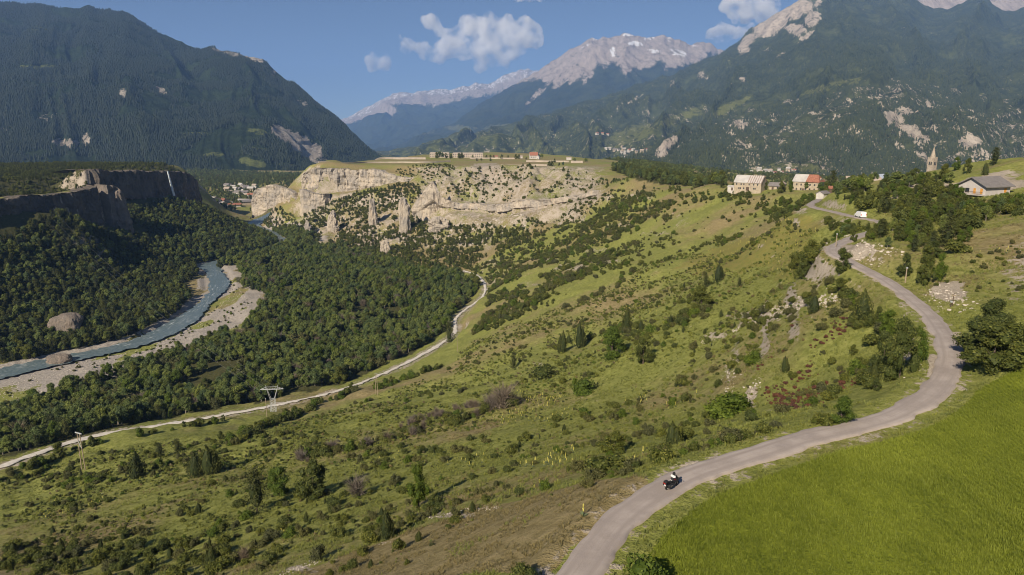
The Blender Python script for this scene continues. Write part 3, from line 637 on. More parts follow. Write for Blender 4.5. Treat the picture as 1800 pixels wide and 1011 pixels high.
# snow-streaked peak
def cov_pk(px, py, z, v):
    c = np.zeros(px.shape + (3,)); line = np.interp(px, [850, 930, 1000, 1060, 1120, 1180, 1260, 1340], [150, 150, 138, 120, 122, 112, 96, 120])
    c[..., 0] = sstep(16, -10, py - line + fbm2(px / 22, py / 22, 3, 8) * 16) * .98; c[..., 1] = .1; c[..., 2] = 0; return c
sheet('mountain', [(560,300,13500),(640,272,13500),(690,256,13800),(740,236,14000),(800,214,14200),(850,178,14400),(900,152,14500),(950,121,14500),(1000,90,14500),(1020,76,14500),(1040,68,14500),(1068,66,14500),(1085,63,14500),(1100,57,14500),(1118,62,14500),(1140,66,14500),(1165,63,14500),(1190,70,14500),(1215,79,14500),(1228,75,14500),(1245,74,14500),(1262,84,14500),(1300,96,14500),(1380,110,14500)],
  [(560,285,8000),(700,283,8000),(1000,282,8500),(1380,280,9000)], M['mt_far'], nu=380, nv=160, prof=1.02, amp=95, gully=520, rjit=24, cover=cov_pk, seed=307,
  patches=[(1104,61,10,3,0,2,.95),(1120,77,16,4,5,2,.85),(1078,93,5,9,-25,2,.95),(1140,66,12,5,-20,2,.8),(1040,68,14,3,0,2,.7),(1150,90,14,4,10,2,.75),(1190,92,16,6,15,2,.7),(1175,70,6,6,0,2,.5),(1030,80,10,3,-20,2,.5),(1215,80,10,4,10,2,.55),
           (1000,130,46,7,-38,0,.8),(950,160,34,5,-42,0,.6),(985,120,30,8,-35,0,.9),(1030,130,5,30,8,0,.6),(880,225,30,8,-5,1,.65),(810,225,26,6,0,1,.75),(745,232,20,5,-5,1,.6),(970,232,18,6,0,1,.55)])
# grey rock crest behind the right massif
def cov_rock(px, py, z, v):
    c = np.zeros(px.shape + (3,)); c[..., 0] = 1.0; return c
sheet('mountain', [(1500,10,11500),(1560,-14,11500),(1610,-22,11500),(1660,-16,11500),(1720,-26,11500),(1790,-30,11500),(1900,-40,11500),(2100,-20,11500)],
  [(1500,110,9600),(1800,110,9600),(2100,110,9600)], M['mt_far'], nu=130, nv=60, prof=1.0, amp=60, gully=420, rjit=15, cover=cov_rock, seed=401)
# right massif
def cov_rm(px, py, z, v):
    c = np.zeros(px.shape + (3,)); c[..., 1] = .2 + .32 * sstep(190, 250, py) * sstep(1400, 1150, px); c[..., 0] = .1 + .25 * sstep(120, 220, py) * rid2(px / 50, py / 18, 3, 71); return c
sheet('mountain', [(560,292,7000),(640,277,7000),(700,266,7200),(760,254,7300),(800,243,7400),(900,217,7700),(1000,189,8000),(1100,158,8300),(1180,131,8500),(1240,104,8600),(1265,96,8600),(1290,78,8600),(1300,72,8600),(1320,52,8600),(1340,40,8600),(1365,22,8600),(1392,7,8600),(1420,-12,8600),(1470,-30,8700),(1560,-18,8800),(1600,-8,8900),(1622,8,9000),(1640,17,9000),(1660,15,9000),(1690,8,9000),(1720,-10,9000),(1745,8,9000),(1766,21,9000),(1790,17,9000),(1830,0,9000),(2000,-60,9000),(2200,-100,9000)],
  [(560,292,5200),(700,290,4600),(900,290,4000),(1100,296,3500),(1250,306,3000),(1500,316,2700),(1800,322,2600),(2200,330,2500)], M['mt_right'], nu=520, nv=210, prof=1.12, amp=135, gully=520, rjit=12, cover=cov_rm, seed=503,
  patches=[(1362,38,52,20,-32,0,1.0),(1400,14,40,18,-20,0,.95),(1315,72,22,9,-50,0,.9),(1425,35,13,16,50,0,.85),(1418,64,16,5,-35,0,.85),(1400,50,22,12,20,0,.9),(1312,88,10,6,-30,0,.8),(1290,60,20,5,-45,0,.7),(1236,132,10,9,0,0,.55),(1183,145,7,6,0,0,.6),(1136,198,9,7,0,0,.6),(1115,175,18,3,-30,0,.6),(1305,140,7,5,0,0,.7),(1375,95,12,3,-30,0,.55),(1350,88,12,3,-10,0,.5),(1430,55,30,12,0,-1,.0),
           (1360,-6,30,10,-10,-1,.3),(1110,238,60,14,-20,1,.75),(1200,205,60,10,-22,1,.7),(1050,228,26,7,0,1,.55),(960,240,20,5,0,1,.5),(810,228,34,5,-5,1,.75),(745,237,16,4,-8,1,.75),(850,252,30,5,0,1,.5),(1640,60,30,4,0,1,.5),(1280,190,40,8,-25,1,.8),(1450,155,60,7,-16,1,.7),(1160,262,34,12,-10,1,.6)])
# lower rocky spur in front of it
def cov_sp(px, py, z, v):
    c = np.zeros(px.shape + (3,)); c[..., 0] = .26 + .24 * rid2(px / 60, py / 26, 3, 77) * sstep(1150, 1300, px) + .08 * sstep(1650, 1750, px); c[..., 1] = .12 + .12 * sstep(1600, 1720, px); return c
sheet('hill', [(1080,304,3800),(1130,290,3900),(1165,262,4000),(1200,238,4100),(1240,222,4200),(1300,202,4300),(1350,186,4300),(1400,170,4300),(1440,163,4300),(1480,152,4300),(1540,140,4300),(1580,138,4300),(1640,152,4300),(1700,160,4200),(1760,172,4100),(1820,178,4000),(2000,190,4000),(2200,160,4000)],
  [(1080,306,2700),(1300,322,2400),(1500,328,2200),(1800,336,2000),(2200,345,2000)], M['mt_right'], nu=420, nv=160, prof=.92, amp=75, gully=260, rjit=8, cover=cov_sp, seed=601,
  patches=[(1175,253,20,9,-30,0,1.0),(1165,268,12,12,-40,0,.7),(1570,210,22,14,20,0,.85),(1600,232,46,10,25,0,.85),(1590,196,16,9,0,0,.7),(1625,225,24,8,0,0,.6),(1632,183,7,7,0,0,.8),(1622,150,5,10,0,0,.55),(1702,252,22,12,0,0,.8),(1740,240,30,14,10,0,.55),(1680,275,26,8,-15,0,.6),(1300,218,18,8,0,0,.75),(1345,245,6,22,-15,0,.55),(1490,175,18,8,0,0,.5),(1520,156,26,4,-4,0,.6),(1640,130,30,6,0,0,.5),(1565,137,20,4,-10,0,.6),(1280,270,20,10,-50,0,.5),(1400,260,40,5,0,0,.42),(1480,255,10,4,0,0,.5),(1620,275,10,26,-30,0,.6),(1590,260,30,8,30,0,.55),(1710,148,18,4,0,1,.6),(1760,186,30,5,5,1,.7),(1400,295,60,9,5,1,.75),(1350,302,50,9,0,1,.8),(1330,290,30,6,0,0,.4),(1715,165,22,5,0,1,.5)])

# ------------------------------------------------------------------ clouds: closed lumpy bodies of thin white vapour
def cloud_mat():
    m, nt, out = newmat('cloud_vapour'); N = NT(nt)
    v = N.n('VolumePrincipled'); N.set(v, 'Color', (.999, .998, .998)); N.set(v, 'Density', N.math('MULTIPLY', N.ramp(N.noise(.0019, 5, .62), .34, .72), .0048)); N.set(v, 'Anisotropy', .0)
    nt.links.new(v.outputs[0], out.inputs['Volume']); return m
M['cloud'] = cloud_mat()
def cloud(label, puffs, Y, seed):
    k = Y / F; bm = bmesh.new(); r_ = random.Random(seed)
    c0 = Py(np.mean([p[0] for p in puffs]), np.mean([p[1] for p in puffs]), Y)
    for a, b, rad in puffs:
        c = Py(a, b, Y) - c0; rr = rad * k
        for q in range(10):
            f = r_.uniform(.3, .62) if q else .8; d = Vector((r_.gauss(0, 1), r_.gauss(0, .8), r_.gauss(0, .8))); d = d.normalized() * rr * (r_.uniform(.45, .95) if q else 0)
            bmesh.ops.create_icosphere(bm, subdivisions=2, radius=rr * f, matrix=Matrix.Translation(Vector(c) + d))
    me = bpy.data.meshes.new('cloud_raw'); bm.to_mesh(me); bm.free(); o = bpy.data.objects.new('cloud', me); C.objects.link(o)
    md = o.modifiers.new('r', 'REMESH'); md.mode = 'VOXEL'; md.voxel_size = 95
    dg = bpy.context.evaluated_depsgraph_get(); ev = o.evaluated_get(dg); m2 = bpy.data.meshes.new_from_object(ev); o.modifiers.clear(); o.data = m2; bpy.data.meshes.remove(me)
    co = np.empty(len(m2.vertices) * 3); m2.vertices.foreach_get('co', co); co = co.reshape(-1, 3); nr = np.empty(len(co) * 3); m2.vertices.foreach_get('normal', nr); nr = nr.reshape(-1, 3)
    q = fbm3(co[:, 0] / 420 + seed, co[:, 1] / 420, co[:, 2] / 420, 4, seed) * 190
    co = co + nr * q[:, None]; m2.vertices.foreach_set('co', co.ravel().astype(np.float32)); m2.update()
    m2.materials.clear(); m2.materials.append(M['cloud']); o.location = c0; tag(o, label, 'cloud'); return o
CY_ = 30000
cloud('largest cloud, broad and lumpy with a trailing left arm, above the valley', [(755,38,13),(772,50,11),(800,60,16),(820,42,14),(840,52,24),(865,60,26),(895,48,24),(925,45,20),(935,66,20),(900,75,24),(860,85,22),(820,92,20),(780,88,18),(745,85,16),(715,78,13),(700,70,8),(770,100,14),(850,105,18),(880,98,16),(800,78,18)], CY_, 1)
cloud('small separate round cloud left of the largest one', [(668,110,14),(655,112,10),(680,115,10),(668,118,10)], CY_, 2)
cloud('cloud behind the shoulder of the right massif', [(1275,8,18),(1300,0,22),(1325,10,22),(1350,14,20),(1310,24,18),(1290,20,14),(1345,30,14)], CY_, 3)
cloud('low faint cloud touching the ridge beside the peak', [(1262,60,13),(1280,56,15),(1300,56,15),(1318,60,14),(1270,70,8)], CY_, 4)
cloud('thin cloud cut by the top edge of the picture', [(912,-2,10),(930,-4,11),(945,0,9)], CY_, 5)
# ------------------------------------------------------------------ buildings
M['plaster'] = plain('cream_plaster', (.38, .32, .24), .9, .2, .6)
M['plaster_w'] = plain('white_plaster', (.5, .47, .43), .9, .15, .6)
M['plaster_g'] = plain('grey_plaster', (.45, .42, .4), .9, .1, .5)
M['stone'] = plain('pale_stone', (.35, .3, .24), .95, .25, .8)
M['roof_white'] = plain('pale_sheet_roof', (.43, .41, .385), .6, .15, .3)
M['roof_rust'] = plain('rusted_sheet_roof', (.27, .2, .17), .7, .2, .6)
M['roof_red'] = plain('red_tile_roof', (.3, .13, .085), .85, .35, 1.2)
M['roof_grey'] = plain('grey_slate_roof', (.19, .175, .17), .7, .15, .8)
M['roof_blue'] = plain('blue_grey_roof', (.42, .47, .55), .5, .1, .8)
M['roof_brown'] = plain('brown_roof', (.36, .3, .25), .85, .15, .8)
M['window'] = plain('dark_window_glass', (.03, .035, .04), .15, .1, 1, spec=.5)
M['shutter'] = plain('orange_wood', (.55, .27, .06), .6, .15, 2)
M['wood'] = plain('dark_timber', (.1, .07, .05), .8, .25, 3)
M['grey_wood'] = plain('weathered_pole', (.3, .24, .17), .85, .25, 3)
M['steel'] = plain('galvanised_steel', (.52, .54, .55), .45, .1, 2, metal=.3)
M['white_paint'] = plain('white_car_paint', (.8, .8, .79), .3, .03, 1, spec=.5)
M['black_plastic'] = plain('black_plastic', (.02, .02, .022), .45, .2, 6)
M['rubber'] = plain('tyre_rubber', (.025, .025, .025), .8, .1, 6)
M['maroon'] = plain('dark_red_paint', (.12, .012, .016), .25, .1, 3, spec=.5)
M['lamp_red'] = plain('red_lens', (.5, .03, .02), .2, .1, 3)
M['reflector'] = plain('silver_metal', (.62, .62, .62), .25, .05, 3, metal=.7)
M['leather'] = plain('black_jacket', (.022, .022, .028), .6, .2, 8)
M['white_cloth'] = plain('white_jacket_panel', (.58, .57, .56), .7, .05, 8)
M['skin'] = plain('skin', (.5, .3, .22), .6, .05, 8)

def house(name, base, rz, L, W, wall_h, roof_h, wall_m, roof_m, label, cat='house', over=.5, wins=(), doors=(), hip=0.0, group=None, sink=3.0, roof_split=None, chimney=None, thick=.25):
    """ridge along local x; wins: (side, along, height, w, h); side in front(-y) back(+y) left(-x) right(+x)"""
    o = empty(name, base, rz); tag(o, label, cat, group)
    a, b = L / 2, W / 2
    V = [(-a, -b, -sink), (a, -b, -sink), (a, b, -sink), (-a, b, -sink), (-a, -b, wall_h), (a, -b, wall_h), (a, b, wall_h), (-a, b, wall_h), (-a, 0, wall_h + roof_h * (1 - hip)), (a, 0, wall_h + roof_h * (1 - hip))]
    mesh_obj('wall', V, [(0, 1, 5, 4), (1, 2, 6, 9, 5), (2, 3, 7, 6), (3, 0, 4, 8, 7), (4, 5, 9, 8), (6, 7, 8, 9)], wall_m, o)
    e = over; s = roof_h / b; rf = MB(); z0 = wall_h - e * s; zr = wall_h + roof_h; ins = hip * W * .6
    def slab(x0, x1, mat, nm, lift=0.0, h0=0.0, h1=0.0):
        mb = MB()
        for sy in (-1, 1):
            V = [(x0, sy * (b + e), z0 + lift), (x1, sy * (b + e), z0 + lift), (x1 - h1, 0, zr + lift), (x0 + h0, 0, zr + lift)]
            V += [(x, y, z + thick) for x, y, z in V]
            F_ = [(0, 1, 5, 4), (1, 2, 6, 5), (2, 3, 7, 6), (3, 0, 4, 7), (4, 5, 6, 7), (3, 2, 1, 0)]
            mb.add(V, F_)
        if h1: mb.add([(x1, -(b + e), z0 + lift), (x1, b + e, z0 + lift), (x1 - h1, 0, zr + lift + thick), (x1, -(b + e), z0 + lift + thick), (x1, b + e, z0 + lift + thick)], [(0, 1, 4, 3), (3, 4, 2)])
        if h0: mb.add([(x0, -(b + e), z0 + lift), (x0, b + e, z0 + lift), (x0 + h0, 0, zr + lift + thick), (x0, -(b + e), z0 + lift + thick), (x0, b + e, z0 + lift + thick)], [(1, 0, 3, 4), (4, 3, 2)])
        return mb.build(nm, mat, o)
    if roof_split is None: rr = slab(-a - e, a + e, roof_m, 'roof', h0=ins, h1=ins)
    else:
        rr = None
        for x0, x1, mt, lift in roof_split:
            q = slab(x0, x1, mt, 'roof_panel', lift, 0, ins if x1 > a else 0); rr = rr or q
    if chimney: MB().box(chimney[0] - .45, chimney[0] + .45, chimney[1] - .45, chimney[1] + .45, wall_h, zr + 1.0).build('chimney', wall_m, rr)
    for side, al, ht, w, h, *mt in wins:
        mt = mt[0] if mt else M['window']
        T = {'front': Matrix.Translation((al, -b, ht)), 'back': Matrix.Translation((al, b, ht)) @ Matrix.Rotation(math.pi, 4, 'Z'), 'left': Matrix.Translation((-a, al, ht)) @ Matrix.Rotation(-math.pi / 2, 4, 'Z'), 'right': Matrix.Translation((a, al, ht)) @ Matrix.Rotation(math.pi / 2, 4, 'Z')}[side]
        fr = MB(); t = .12
        fr.box(-w / 2 - t, w / 2 + t, -.06, .1, -t, 0, T).box(-w / 2 - t, w / 2 + t, -.06, .1, h, h + t, T).box(-w / 2 - t, -w / 2, -.06, .1, 0, h, T).box(w / 2, w / 2 + t, -.06, .1, 0, h, T)
        f = fr.build('window', wall_m, o); MB().box(-w / 2, w / 2, -.02, .08, 0, h, T).build('pane', mt, f)
    for side, al, w, h in doors:
        T = Matrix.Translation((al, -b, 0)) if side == 'front' else Matrix.Translation((a, al, 0)) @ Matrix.Rotation(math.pi / 2, 4, 'Z')
        MB().box(-w / 2, w / 2, -.05, .1, -.2, h, T).build('door', M['wood'], o)
    return o
def at(px, py, dz=0.0):
    p = hit(px, py)[0]; return Vector((p[0], p[1], p[2] + dz))
def atY(px, py, Y): return Vector(Py(px, py, Y))

p = atY(1318, 334, 500); rw = random.Random(2)
strips = []; x = -10.2
strips.append((-10.2, -1.0, M['roof_white'], 0.0)); x = -1.0; k = 0
while x < 10.1:
    w = .95 if k % 2 == 0 else .65; strips.append((x, min(x + w, 10.3), M['roof_rust'] if k % 2 else M['roof_white'], 0.004 * (k % 2 + 1))); x += w; k += 1
house('farmhouse', p, R(-40), 19.5, 10, 5.6, 4.6, M['plaster'], M['roof_white'], 'long cream farmhouse with white and rust striped sheet roof', 'farmhouse', .4,
      wins=[('front', q, 3.6, .9, 1.2) for q in (-8, -4.6, -2.6, 1.2, 4.4, 7.2)] + [('front', q, .8, 1.0, 1.1) for q in (-6.0, -5.0, -2.6, 4.6, 5.6)] + [('right', 0, 6.2, .8, 1.0)], doors=[('front', .2, 2.2, 2.4)], roof_split=strips)
house('shed', atY(1364, 334, 494), R(-38), 8.5, 6, 3.2, 1.9, M['plaster'], M['roof_grey'], 'small shed with dark grey roof beside the striped farmhouse', 'shed', .7, wins=[('front', 2, 1, 1.2, 1.3)], doors=[('front', -1.5, 1.4, 2.2)])
house('outbuilding', atY(1288, 334, 515), R(-30), 6.5, 5, 2.4, .9, M['plaster_w'], M['roof_white'], 'low white outbuilding at the left end of the striped farmhouse', 'outbuilding', .3, doors=[('front', 0, 1.2, 1.9)])
house('annex', atY(1373, 335, 500), R(48), 6, 4.5, 4.6, 1.6, M['plaster'], M['roof_brown'], 'narrow cream annex between shed and dark trees', 'annex', .3, wins=[('front', 0, 2.4, .8, 1.1)])
house('village_house', atY(1420, 336, 485), R(-42), 17, 11, 7.0, 4.2, M['plaster'], M['roof_red'], 'cream house with half white, half red tiled roof', 'house', .7, hip=.45,
      wins=[('front', q, z, .9, 1.3) for q in (-6, -3, 0, 3, 6) for z in (1.0, 4.0)] + [('right', 0, 3.6, .9, 1.2)], doors=[('front', -1.5, 1.2, 2.1)], roof_split=[(-9.2, 0, M['roof_white'], .02), (0.0, 9.2, M['roof_red'], 0.0)])
house('village_house', atY(1535, 331, 440), R(-25), 9.5, 8, 3.6, 3.2, M['plaster'], M['roof_brown'], 'house with plain brown hipped roof left of the blue roofs', 'house', .6, hip=.35, wins=[('front', 0, 1, 1, 1.2)])
house('village_house', atY(1547, 324, 470), R(35), 8, 7, 4, 2.6, M['plaster_w'], M['roof_blue'], 'white house with pale blue roof, farther of the two', 'house', .5, wins=[('front', 0, 1.5, 1, 1.2)])
house('village_house', atY(1561, 329, 450), R(40), 8, 7, 3.6, 3.2, M['plaster_w'], M['roof_blue'], 'white gabled house with steep blue roof, nearer of the two', 'house', .5, wins=[('front', 0, 1.5, 1, 1.2)])
house('village_house', atY(1498, 326, 470), R(-20), 8, 6, 4, 2.0, M['plaster_w'], M['roof_brown'], 'small pale house half hidden behind trees right of the tall spruce', 'house', .5)
house('garage', atY(1446, 349, 352), R(35), 5.5, 4, 2.6, 1.1, M['plaster_w'], M['roof_grey'], 'tiny white garage with grey roof beside the village lane', 'garage', .4, doors=[('right', 0, 2, 2)])
house('hut', atY(1467, 337, 400), R(-20), 6, 4, 2.0, 1.0, M['wood'], M['roof_red'], 'low wooden hut with rusty red roof by the utility pole', 'hut', .5)
# chalet with balcony
cp = atY(1727, 352, 236); ch = house('chalet', (cp.x, cp.y, cp.z), R(20), 11.5, 9.6, 5.2, 2.5, M['plaster_g'], M['roof_grey'], 'grey chalet with wide grey roof, wooden balcony and orange shutters', 'chalet', 1.0,
      wins=[('left', 1.6, 2.7, 1.5, 1.5), ('left', -1.0, 2.5, .9, 1.8, M['shutter']), ('left', -3.4, 2.5, .9, 1.8, M['shutter']), ('front', 3.4, 2.8, 1.3, 1.5, M['shutter']), ('front', -1.5, .2, 1.0, 1.1), ('left', 2.0, .1, 1.3, 1.5), ('left', -1.5, .1, 1.3, 1.5)], thick=.3)
bal = MB().box(-7.4, -5.76, -4.9, 4.9, 2.05, 2.28).build('balcony_floor', M['plaster_g'], ch)
rail = MB().box(-7.38, -7.3, -4.9, 4.9, 3.15, 3.25)
for q in np.linspace(-4.85, 4.85, 27): rail.box(-7.37, -7.31, q - .03, q + .03, 2.28, 3.15)
rail.build('railing', M['wood'], bal)
# church with bell tower
c0 = atY(1637, 300, 500); gz0 = float(Hf(c0.x, c0.y)); zt = Py(1637, 279, 500)[2]; zs = Py(1637, 259.5, 500)[2]
ct = empty('church', (c0.x, c0.y, gz0), R(25)); ct.scale = (.86, .86, 1); tag(ct, 'old stone church with pointed bell tower rising above the trees', 'church')
hT = zt - gz0; b = MB().box(-2.5, 2.5, -2.5, 2.5, -1, hT).box(-2.6, 2.6, -2.6, 2.6, hT - 5.6, hT - 5.3).box(-2.6, 2.6, -2.6, 2.6, hT, hT + .25)
for sx in (-1, 1):
    for sy in (-1, 1): b.add([(sx * 2.6, sy * 2.6, hT + .3), (sx * 1.5, sy * 2.6, hT + .3), (sx * 1.5, sy * 1.5, hT + .3), (sx * 2.6, sy * 1.5, hT + .3), (sx * 2.1, sy * 2.1, hT + 1.4)], [(0, 1, 4), (1, 2, 4), (2, 3, 4), (3, 0, 4)])
b.build('bell_tower', M['stone'], ct)
MB().lathe([(2.25, hT + .25), (1.5, hT + 3.2), (.05, zs - gz0 + .8)], 8).build('spire', M['stone'], ct)
for sx, sy in ((0, -1), (-1, 0), (1, 0)):
    for q in (-.8, .8):
        T = Matrix.Translation((sx * 2.5, sy * 2.5, hT - 4.6)) @ Matrix.Rotation(math.atan2(sx, -sy), 4, 'Z')
        MB().box(q - .5, q + .5, -.06, .2, 0, 2.4, T).build('bell_opening', M['window'], ct)
nv = MB(); nv.add([(2.5, -4, -1), (18, -4, -1), (18, 4, -1), (2.5, 4, -1), (2.5, -4, 7), (18, -4, 7), (18, 4, 7), (2.5, 4, 7), (2.5, 0, 11), (18, 0, 11)], [(0, 1, 5, 4), (1, 2, 6, 9, 5), (2, 3, 7, 6), (3, 0, 4, 8, 7)]).build('nave', M['stone'], ct)
MB().add([(2.2, -4.4, 6.7), (18.4, -4.4, 6.7), (18.4, 0, 11.2), (2.2, 0, 11.2), (2.2, 4.4, 6.7), (18.4, 4.4, 6.7)], [(0, 1, 2, 3), (3, 2, 5, 4)]).build('nave_roof', M['roof_brown'], ct)

# fort on the plateau
def plat(px, Y): 
    x = (px - 900) / F * Y / math.cos(PITCH) * (1.0); x = Py(px, 275, Y)[0]; return Vector((x, Y, float(Hf(x, Y))))
def fortb(name, px0, px1, Y, h, rh, wm, rm, label, rz=0, W=14, wins=0, hip=.2):
    a = plat(px0, Y); b_ = plat(px1, Y); Lh = b_.x - a.x; z = min(a.z, b_.z)
    return house(name, ((a.x + b_.x) / 2, Y, z), rz, Lh, W, h, rh, wm, rm, label, 'barracks', .3, wins=[('front', -Lh / 2 + Lh * (i + .5) / wins, zz, 1.6, 2.2) for i in range(wins) for zz in (1.5, 5.5)], hip=hip)
M['fort'] = plain('pink_limestone', (.42, .36, .3), .95, .2, .1)
fortb('barracks', 756, 790, 1600, 9, 2.2, M['fort'], M['fort'], 'left wing of the long pale fort barracks', W=14, wins=9)
fortb('barracks', 796, 849, 1600, 8.5, 2.2, M['fort'], M['fort'], 'long right wing of the pale fort barracks', W=14, wins=14)
fc = plat(938, 1500); house('fort_church', (fc.x, fc.y, fc.z - 1), R(8), 17, 12, 8.5, 6.5, M['plaster_w'], M['roof_red'], 'white fort church with steep red roof on the plateau', 'church', .4, wins=[('front', q, 3, 1.2, 3) for q in (-6, -2, 2, 6)], chimney=(4, 0))
fc = plat(946, 1470); house('fort_house', (fc.x, fc.y, fc.z - 2), R(80), 12, 6, 6, 4, M['plaster_w'], M['roof_white'], 'tall narrow white house against the fort church', 'house', .3, wins=[('left', 0, 3, 1, 1.6)])
fc = plat(871, 1560); house('fort_house', (fc.x, fc.y, fc.z), R(0), 11, 7, 4, 2, M['plaster'], M['roof_red'], 'low fort house between the barracks and the church', 'house', .3)
fc = plat(1000, 1450); house('fort_house', (fc.x, fc.y, fc.z), R(0), 10, 7, 4, 2, M['plaster_w'], M['roof_brown'], 'small fort building right of the church', 'house', .3)
fc = plat(915, 1560); house('fort_house', (fc.x, fc.y, fc.z), R(0), 9, 7, 4, 2, M['plaster_w'], M['roof_brown'], 'pale fort building left of the church', 'house', .3)
def rampart(label, pts, h, thick=2.0):
    V = []; Fs = []
    L = [plat(a, b_) for a, b_ in pts]; n = 12; Q = catmull([tuple(v) for v in L], n)
    Q[:, 2] = Hf(Q[:, 0], Q[:, 1]); T = np.gradient(Q[:, :2], axis=0); T /= np.linalg.norm(T, axis=1)[:, None] + 1e-9; O = np.c_[T[:, 1], -T[:, 0]]
    for k in range(len(Q)):
        z = Q[k, 2]
        for s_, zz in ((0, -3), (0.3, h), (-thick, h), (-thick, -3)): V.append((Q[k, 0] + O[k, 0] * s_, Q[k, 1] + O[k, 1] * s_, z + zz))
    for k in range(len(Q) - 1):
        for q in range(4): Fs.append((k * 4 + q, k * 4 + (q + 1) % 4, k * 4 + 4 + (q + 1) % 4, k * 4 + 4 + q))
    Fs += [(0, 1, 2, 3), tuple(len(Q) * 4 - 4 + q for q in (3, 2, 1, 0))]
    tag(mesh_obj('rampart_wall', V, Fs, M['fort']), label, 'rampart', 'fort ramparts')
rampart('front rampart of the left bastion, level with the barracks', [(651,1480),(680,1500),(710,1500),(748,1500)], 4.2)
rampart('lower outer wall along the rim of the left bastion', [(560,1215),(590,1235),(620,1265),(650,1300),(700,1310),(745,1300),(792,1340)], 2.6)
rampart('long low rampart in front of the church', [(826,1500),(860,1510),(905,1500)], 3)
rampart('right rampart below the fort church', [(925,1360),(960,1350),(1000,1340)], 3)
rampart('far right rampart beside the wooded knoll', [(1004,1310),(1025,1300)], 4.0)
rampart('white retaining wall at the top of the scree chute', [(880,1200),(910,1190),(950,1180),(962,1175)], 2.2)

# town houses and villages: small, each its own house
def hamlet(pts, group, label, size, on=None, seed=0, low=1.0):
    r_ = random.Random(seed); roofs = [M['roof_white'], M['roof_brown'], M['roof_red'], M['roof_grey'], M['roof_white']]
    for a, b_ in pts:
        if on is None: p = Vector(hit(a, b_, 1400)[0])
        else:
            best = None
            for P, cov, v, PX, PYY in on:
                k = np.nonzero((np.abs(PX - a) < 4) & (np.abs(PYY - b_) < 3) & (v <= 1))
                if len(k[0]):
                    j = P[k][:, 1].argmin(); q = P[k][j]
                    if best is None or q[1] < best[1]: best = q
            if best is None: continue
            p = Vector(best)
        s = size * r_.uniform(.7, 1.35); L, W, h, rh = s, s * .7, s * .5 * low, s * .28 * low; e = .06 * s
        V = [(-L / 2, -W / 2, -4), (L / 2, -W / 2, -4), (L / 2, W / 2, -4), (-L / 2, W / 2, -4), (-L / 2, -W / 2, h), (L / 2, -W / 2, h), (L / 2, W / 2, h), (-L / 2, W / 2, h), (-L / 2, 0, h + rh), (L / 2, 0, h + rh)]
        Fs = [(0, 1, 5, 4), (1, 2, 6, 9, 5), (2, 3, 7, 6), (3, 0, 4, 8, 7)]; mi = [0] * 4
        o_ = len(V); V += [(-L / 2 - e, -W / 2 - e, h - .1), (L / 2 + e, -W / 2 - e, h - .1), (L / 2 + e, 0, h + rh + .2), (-L / 2 - e, 0, h + rh + .2), (-L / 2 - e, W / 2 + e, h - .1), (L / 2 + e, W / 2 + e, h - .1)]
        Fs += [(o_, o_ + 1, o_ + 2, o_ + 3), (o_ + 3, o_ + 2, o_ + 5, o_ + 4)]; mi += [1, 1]
        rm_ = r_.choice(roofs); nw_ = max(2, int(L / 3.5))
        for i in range(nw_):
            x = -L / 2 + L * (i + .5) / nw_; o_ = len(V); V += [(x - .6, -W / 2 - .05, h * .45), (x + .6, -W / 2 - .05, h * .45), (x + .6, -W / 2 - .05, h * .8), (x - .6, -W / 2 - .05, h * .8)]; Fs.append((o_, o_ + 1, o_ + 2, o_ + 3)); mi.append(2)
        hs = mesh_obj('town_house', V, Fs, [r_.choice([M['plaster_w'], M['plaster'], M['plaster_w']]), rm_, M['window']], midx=mi)
        hs.location = p; hs.rotation_euler = (0, 0, r_.uniform(-.7, .7)); tag(hs, hl_(label, rm_, a, pts), 'house', group)
def third(v, vals):
    q = sorted(vals); return ('left', 'middle', 'right')[min(2, int(3 * q.index(v) / len(q)))]
RN = {'pale_sheet_roof': 'white', 'brown_roof': 'brown', 'red_tile_roof': 'red', 'grey_slate_roof': 'grey'}
def hl_(label, rm, a, pts): return '%s-roofed %s, in its %s third' % (RN[rm.name], label, third(a, [p[0] for p in pts]))

hamlet([(354,319.5),(399,329.5),(404,328),(410,331),(422,327),(424,329.5),(428,330),(414,334.5),(419,335),(425,334),(432,333.5),(437,333),(441,336),(400,336.5),(418,343.5),(431,343),(434,346),(441,347),(404,341),(428,338.5),(446,335),(448,330)], 'houses of the valley town', 'small house of the valley town beyond the gorge', 11.5, seed=1)
hamlet([(372,358),(382,357),(391,356.5),(398,361),(412,364),(430,356),(436,359),(386,362)], 'long sheds at the edge of the valley town', 'long shed at the near edge of the valley town', 24, seed=2, low=.42)
hamlet([(1068,262),(1074,260),(1080,264),(1086,263),(1090,266),(1095,264),(1098,268),(1104,266),(1110,264),(1118,267),(1126,265),(1092,260),(1060,234),(1072,236),(1046,236),(1132,262)], 'hillside village houses', 'tiny house of the village on the far hillside', 20, on=[SHEETS[k] for k in SHEETS], seed=3)
hamlet([(1301,309),(1320,301),(1331,297),(1336,301),(1342,304),(1350,300),(1358,304),(1367,297),(1372,302),(1384,301),(1395,300),(1312,305),(1328,306),(1287,311),(1378,308)], 'houses behind the farm', 'house of the hamlet below the rocky hill', 12, on=[SHEETS[k] for k in SHEETS], seed=4)

